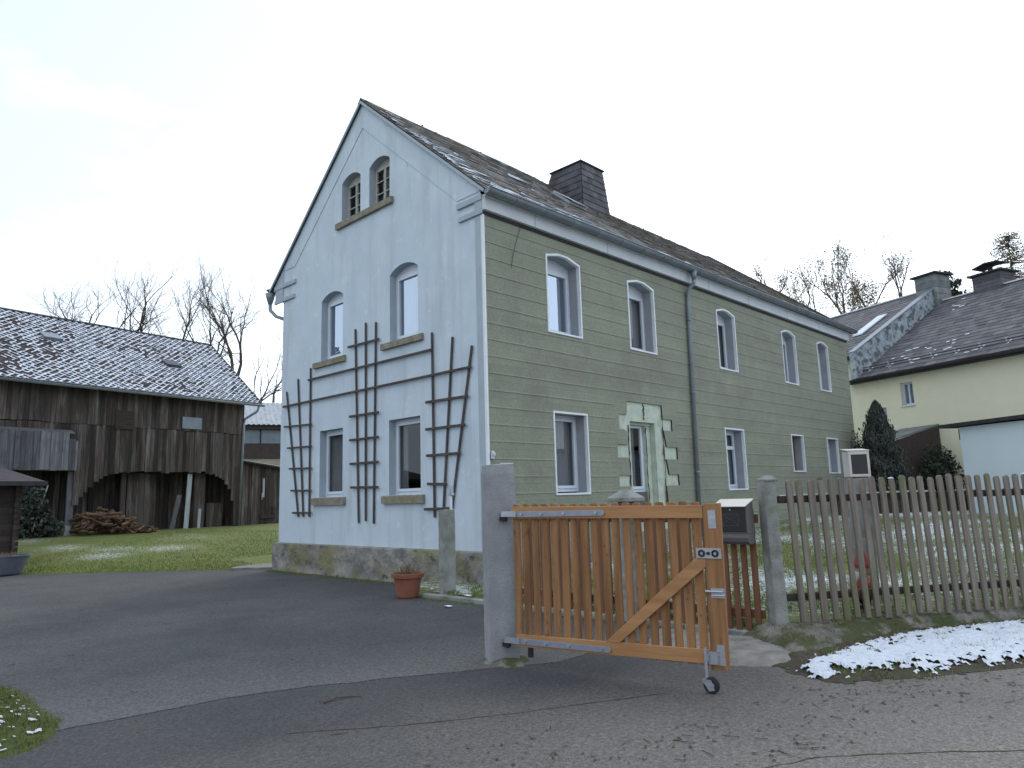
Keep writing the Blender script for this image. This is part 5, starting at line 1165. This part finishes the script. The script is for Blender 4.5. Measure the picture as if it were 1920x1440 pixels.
# ------------------------------------------------------------------ vegetation
def tree(name, label, loc, height, seed, spread=.32, levels=6, split=(2, 3), lean=0, m='bark', trunk_r=None, first=.3, leaves=0, droop=0, twigs=2, group='bare trees behind the buildings'):
    rs = random.Random(seed); root = thing(name, label, 'tree', loc, 0, group); tk, cw = MB(), MB(); L = []
    trunk_r = trunk_r or height*(.011 if first < .6 else .0065)
    def grow(p, d, ln, r, lv):
        n = 3; pts = [p]; rr = [r]; dd = Vector(d)
        for i in range(n):
            dd = (dd+Vector((rs.gauss(0, .15), rs.gauss(0, .15), rs.gauss(0, .06)+.05-droop*(lv/levels)))).normalized(); pts.append(pts[-1]+dd*ln/n); rr.append(r*(1-.2*(i+1)/n))
        (tk if lv < 2 else cw).tube(pts, rr, 6 if lv < 2 else 4 if lv < 4 else 3, cap=False)
        if lv >= levels: L.append(pts[-1]); L.append(pts[1]); return
        k = rs.randint(*split)
        for j in range(k):
            a = Vector((rs.gauss(0, 1), rs.gauss(0, 1), rs.gauss(0, .3))); a = (a-dd*a.dot(dd)).normalized()
            f = spread*(rs.uniform(.6, 1.5) if j else rs.uniform(.2, .7)); nd = (dd+a*f*1.25).normalized(); q = pts[-1] if j < 2 else pts[-2]
            grow(q, nd, ln*rs.uniform(.62, .88), rr[-1]*(.80 if j == 0 else rs.uniform(.5, .7)), lv+1)
        for j in range(twigs):                        # side twigs
            q = pts[rs.randint(1, 3)]; a = Vector((rs.gauss(0, 1), rs.gauss(0, 1), rs.gauss(.2, .4))).normalized()
            if lv >= 1: grow(q, (dd*.4+a*.8).normalized(), ln*rs.uniform(.35, .6), rr[-1]*.35, max(lv+2, levels-1))
    tot = sum(.8**i for i in range(1, levels+1)); l0 = height*first; ln1 = (height-l0)/tot*(.98 if first < .6 else 1.05)
    n = 4; pts = [Vector((0, 0, -.3))]; d = Vector((lean, 0, 1)).normalized()
    for i in range(n): d = (d+Vector((rs.gauss(0, .03), rs.gauss(0, .03), 0))).normalized(); pts.append(pts[-1]+d*(l0+.3)/n)
    tk.tube(pts, [trunk_r*(1.25-.35*i/n) for i in range(n+1)], 8)
    for j in range(rs.randint(2, 3)):
        a = Vector((rs.gauss(0, 1), rs.gauss(0, 1), 0)).normalized(); grow(pts[-1], (d+a*spread*rs.uniform(.7, 1.3)).normalized(), ln1, trunk_r*.72, 1)
    build(tk, 'trunk', m, root); c = build(cw, 'crown', m, root)
    if leaves:
        P = np.array([tuple(q) for q in L]); r2 = np.random.RandomState(seed); C = P[r2.randint(0, len(P), leaves)]+r2.normal(0, .28, (leaves, 3))
        V, Fq = leafcloud(leaves, lambda a, b: C, .09, seed); nmesh('leaves', V, Fq, 'dry_leaf', root)
    return root
def at(px, py, D, zb=.8):                              # ground point under a picture point at depth D
    q = Vector((-8.509, -8.937, 1.55)) + F_*D + R_*((px-960)/1346.98*D) + U_*((720-py)/1346.98*D); return (q.x, q.y, zb), q.z-zb
TREES = [  # px, py of the top, depth, spread, levels, first, leaves, twigs, label
 (92, 500, 62, .42, 6, .48, 0, 3, 'small fine twigged bare tree behind the left end of the barn roof'),
 (205, 530, 58, .46, 6, .50, 0, 3, 'low spreading bare tree left of the forked tree behind the barn'),
 (285, 508, 60, .42, 7, .50, 0, 2, 'wide forked bare tree in the middle behind the barn ridge'),
 (378, 540, 64, .32, 6, .48, 0, 4, 'dense upright bare tree behind the right end of the barn ridge'),
 (438, 518, 56, .36, 7, .54, 0, 2, 'tall bare tree with a thick dark trunk at the right end of the barn'),
 (472, 640, 58, .40, 5, .45, 0, 1, 'small bare sapling between the tall tree and the house'),
 (512, 600, 62, .40, 6, .45, 0, 1, 'sparse bare tree next to the left edge of the house'),
 (1562, 474, 62, .24, 5, .70, 1100, 1, 'tall slim birch like tree right above the neighbour roof ridge'),
 (1528, 505, 66, .30, 5, .70, 1000, 1, 'thin tree with a few dry leaves left of the slim birch'),
 (1628, 500, 64, .26, 5, .72, 1300, 1, 'thin tree with withered leaves right of the slim birch'),
 (1592, 535, 58, .34, 6, .66, 3200, 3, 'bushy brownish tree low behind the neighbour roof'),
 (1498, 520, 68, .30, 5, .76, 900, 1, 'fuzzy low tree just right of the end of the house roof'),
 (1710, 466, 60, .20, 5, .72, 300, 1, 'spindly tree rising left of the neighbour chimney'),
 (1425, 515, 68, .20, 4, .80, 200, 0, 'faint sparse tree showing just over the end of the house roof'),
]
for i, (px, py, D, sp_, lv, fi, lf, tw_, lab) in enumerate(TREES):
    loc, h = at(px, py, D); tree('bare_tree', lab, loc, h, 20+i, sp_, lv, first=fi, leaves=lf, twigs=tw_, m='bark' if px < 600 else 'bark_far')
def spruce(name, label, loc, h, rad, seed, n, m='conifer', size=.16, power=1.0, holes=0, group=None, bot=.1):
    root = thing(name, label, 'tree', loc, 0, group); mb = MB(); mb.tube([(0, 0, -.2), (0, 0, h*.5), (0, 0, h)], [h*.014+.03, h*.009, .01], 6); build(mb, 'trunk', 'bark', root)
    rs = np.random.RandomState(seed); nb = int(h*7) if h > 8 else int(h*16); Cs = []; mb = MB()
    for i in range(nb):
        t = rs.uniform(bot, .99); a = rs.uniform(0, 6.283); ln = rad*(1-t)**power*rs.uniform(.6, 1.15)+.05*rad; k = max(3, int(n/nb*((1-t)+.15)*1.5))
        u = rs.uniform(0, 1, k)**.7; z = t*h+ln*(-.12*u if size > .12 else .55*u)+rs.normal(0, .02*rad, k); w = .14*ln*(1-u*.5)
        Cs.append(np.stack([np.cos(a)*u*ln+rs.normal(0, 1, k)*w, np.sin(a)*u*ln+rs.normal(0, 1, k)*w, z], 1))
        if holes: mb.tube([(0, 0, t*h), (math.cos(a)*ln, math.sin(a)*ln, t*h-.1*ln+.0)], [.045, .02], 3, cap=False)
    C = np.concatenate(Cs); V, Fq = leafcloud(len(C), lambda r_, n_: C, size, seed, (1, 1, 1.3)); nmesh('crown', V, Fq, m, root)
    if mb.v: build(mb, 'branch', 'bark_far', root)
    return root
loc, h = at(1888, 437, 60); spruce('larch', 'bare larch with level branches above the right neighbour roof', loc, h, 8.2, 3, 20000, 'dry_leaf', .07, .8, holes=1, bot=.6)
loc, h = at(1768, 508, 62); spruce('spruce', 'dark spruce between the two neighbour chimneys', loc, h, 9.0, 5, 34000, 'conifer', .15, .9, bot=.5)
th_ = thing('thuja', 'tall dark conifer standing at the far corner of the house', 'tree', (17.1, -.95, .7)); mb = MB(); mb.tube([(0, 0, -.2), (0, 0, 2.6)], [.06, .02], 6); build(mb, 'trunk', 'bark', th_)
def cone(rs, n):
    t = rs.uniform(0, 1, n)**1.15; a = rs.uniform(0, 6.283, n); r = .86*(1-t)**.62*(1+.16*np.sin(a*5+t*9)+.12*np.sin(t*31+a*2))*rs.uniform(.35, 1, n)**.5
    z = t*3.65-.12*r; r = r*(1+rs.uniform(0, .45, n)*(rs.rand(n) > .86)); return np.stack([np.cos(a)*r, np.sin(a)*r, z], 1)
V, Fq = leafcloud(26000, cone, .042, 6, (1, 1, 2.4)); nmesh('crown', V, Fq, 'thuja', th_)
V, Fq = leafcloud(3500, blobf(0, 0, 1.3, .55, .5, 1.2), .05, 9); o = nmesh('shrub', V, Fq, 'thuja'); o.location = (17.4, -.15, .8); tag(o, 'loose twiggy shrub squeezed between house corner and tall conifer', 'shrub')

# grass
def blades(name, pts, h, w, seed, m, lean=.5):
    rs = np.random.RandomState(seed); P = np.array(pts, np.float64); n = len(P); a = rs.uniform(0, 6.283, n); hh = h*rs.uniform(.4, 1.3, n); ww = w*rs.uniform(.6, 1.3, n)
    d = np.stack([np.cos(a), np.sin(a), np.zeros(n)], 1); b = rs.uniform(0, 6.283, n); l = lean*hh*rs.uniform(0, 1, n)
    tip = P+np.stack([np.cos(b)*l, np.sin(b)*l, hh], 1); mid = P+np.stack([np.cos(b)*l*.35, np.sin(b)*l*.35, hh*.6], 1)
    V = np.stack([P-d*ww[:, None], P+d*ww[:, None], mid+d*ww[:, None]*.7, mid-d*ww[:, None]*.7, tip], 1).reshape(-1, 3)
    i0 = np.arange(n)*5; F3 = np.concatenate([np.stack([i0, i0+1, i0+2], 1), np.stack([i0, i0+2, i0+3], 1), np.stack([i0+3, i0+2, i0+4], 1)]); F3 = F3[np.argsort(np.tile(i0, 3), kind='stable')]
    return tag(nmesh(name, V, F3, m), kind='stuff')
# mossy grass verge, lower left
VP = [(-6.95, -.6), (-6.80, -1.2), (-6.82, -1.85), (-6.80, -2.5), (-6.93, -2.88), (-7.14, -3.15), (-7.6, -3.3), (-10, -3.2), (-12, -1.5), (-12, 1.2), (-7.6, .4)]
vz = lambda x, y: .012-.03*(1-sm((edged(VP, x, y)+.02)/.07))+.10*sm(edged(VP, x, y)/.55)+.012*nz3(x, y, 5)+.006*nz3(x, y, 18)
hf = hfield('ground', 'moss', -12, -6.6, .04, -3.5, 1.3, .04, lambda s, f, x, y: vz(x, y)-.004, lambda s, f: (s, f), lambda s, f, x, y: edged(VP, x, y)+.05*nz3(x, y, 6) > -.03); tag(hf, kind='structure')
random.seed(21); P = []
while len(P) < 44000:
    x, y = random.uniform(-10, -6.75), random.uniform(-3.4, .9); e = edged(VP, x, y)+.06*nz3(x, y, 6)
    if e > .0 and random.random() < .25+e*2.5+nz3(x, y, 4, 3)*.8: P.append((x, y, vz(x, y)-.003))
blades('grass', P, .030, .0026, 1, 'blade_moss', 1.3)
tag(hfield('snow', 'snow', -9, -6.8, .018, -3.2, .4, .018, lambda s, f, x, y: vz(x, y)+.006+.016*max(0, nz3(x, y, 14, 2)+.6*nz3(x, y, 30, 5)-.1), lambda s, f: (s, f), lambda s, f, x, y: edged(VP, x, y) > .10 and nz3(x, y, 14, 2)+.6*nz3(x, y, 30, 5)-.25*abs(x+7.25) > .16), kind='stuff')
# garden blades through the snow
P = []
while len(P) < 60000:
    x = -1+13*random.random()**1.5; y = random.uniform(-12, .0); s, f = fence_sf(x, y)
    if f < .1 or nz3(x, y, 1.2, 6)+.7*nz3(x, y, 5, 2) < -.12: continue
    P.append((x, y, T(x, y)-.004))
blades('grass', P, .05, .0035, 3, 'blade', .9)
# back lawn
P = []
while len(P) < 32000:
    t = random.random()**1.6*11; q = random.uniform(-5, 8); x = .2+.755*t-.655*q*-1*-1; y = 7.6+.655*t+.755*q
    if x > 9 or (x > -.1 and y < 7.5): continue
    if (x-.2)*.755+(y-7.6)*.655 < .03: continue
    if .25 < x < 3.3 and y < 10.4: continue
    if (x-BO[0])*bu[1]-(y-BO[1])*bu[0] < .1: continue
    if random.random() < (lawn_snow(x, y)-.2)*2.6: continue
    P.append((x, y, T(x, y)-.004))
blades('grass', P, .05, .006, 4, 'blade_green', .8)
# verge tufts and moss at wall foot, kerb, post
P = []
while len(P) < 7000:
    s = random.uniform(-.6, 9); f = random.uniform(-1.8, .05)
    if nz3(s, f, 3, 4)+.5*nz3(s, f, 9, 7) < .12 and not (f > fu_edge(s)-.06 and random.random() < .10): continue
    if f > fu_edge(s)+.05 and random.random() < .75: continue
    x, y = fp(s, f); z = wall_z(s, f, x, y) if f > fu_edge(s) else verge(s, f, x, y)
    P.append((x, y, z))
blades('grass', P, .045, .003, 5, 'blade', 1.2)
P = []
for i in range(5000):
    x = random.uniform(-.1, -.02)-abs(random.gauss(0, .12)); y = random.uniform(.2, 7.4); P.append((x-.08, y, .012))
for i in range(2200): x = -1.14-abs(random.gauss(0, .07)); P.append((x, random.uniform(-4.2, .3), .012))
blades('grass', P, .02, .003, 6, 'blade', 1.4)
P = []
while len(P) < 7000:
    s = random.uniform(-.7, 9); f = random.uniform(-1.74, .05)
    if f < fu_edge(s)-.10 and random.random() < .8 and nz3(s, f, 4, 9) < .15: continue
    x, y = fp(s, f)
    if f < fu_edge(s) and vedge(s, f, x, y) < .02: continue
    P.append((x, y, wall_z(s, f, x, y) if f > fu_edge(s) else verge(s, f, x, y)))
blades('dry_grass', P, .022, .003, 15, 'dry_stem', 2.2)
# dead leaves and twigs on the asphalt
mb = MB(); random.seed(9)
for i in range(900):
    r = random.random()
    if i > 560: break
    if r < .45: s = random.uniform(-1.2, 5); f = -1.75-abs(random.gauss(0, .4)); x, y = fp(s, f); z = .004
    elif r < .7:
        cx, cy, sx_ = random.choice([(-5.3, -5.6, .35), (-4.6, -6.3, .3), (-3.7, -6.7, .4), (-2.9, -6.9, .5), (-4.2, -6.9, .25)]); x, y = random.gauss(cx, sx_), random.gauss(cy, sx_*.5); z = .004
    elif r < .8: x, y = -1.2-abs(random.gauss(0, .25)), random.uniform(-5, .3); z = .018
    else: x, y = random.uniform(-7, -1.5), random.uniform(-8, 6); z = .018 if y > -2.5 else .004
    a = random.uniform(0, 6.28); l = random.uniform(.005, .016) if random.random() < .8 else random.uniform(.03, .07); w = random.uniform(.003, .010) if l < .03 else .003
    c = Vector((x, y, z)); u = Vector((math.cos(a), math.sin(a), 0)); v_ = Vector((-u.y, u.x, 0))
    mb.add([c-u*l-v_*w+Vector((0, 0, .001)), c+u*l-v_*w+Vector((0, 0, .006)), c+u*l+v_*w+Vector((0, 0, .002)), c-u*l+v_*w+Vector((0, 0, .007))], [(0, 1, 2, 3)])
tag(build(mb, 'leaf_litter', 'litter'), kind='stuff')
mb = MB(); mb.tube([(-5.35, -3.72, .012), (-5.22, -3.70, .018), (-5.10, -3.74, .012), (-5.05, -3.80, .01)], [.008, .007, .006, .003], 5); mb.tube([(-5.33, -3.72, .012), (-5.36, -3.66, .012)], [.005, .002], 4)
tag(build(mb, 'twig', 'bark'), 'short dark twig lying on the road just below the asphalt seam', 'twig')
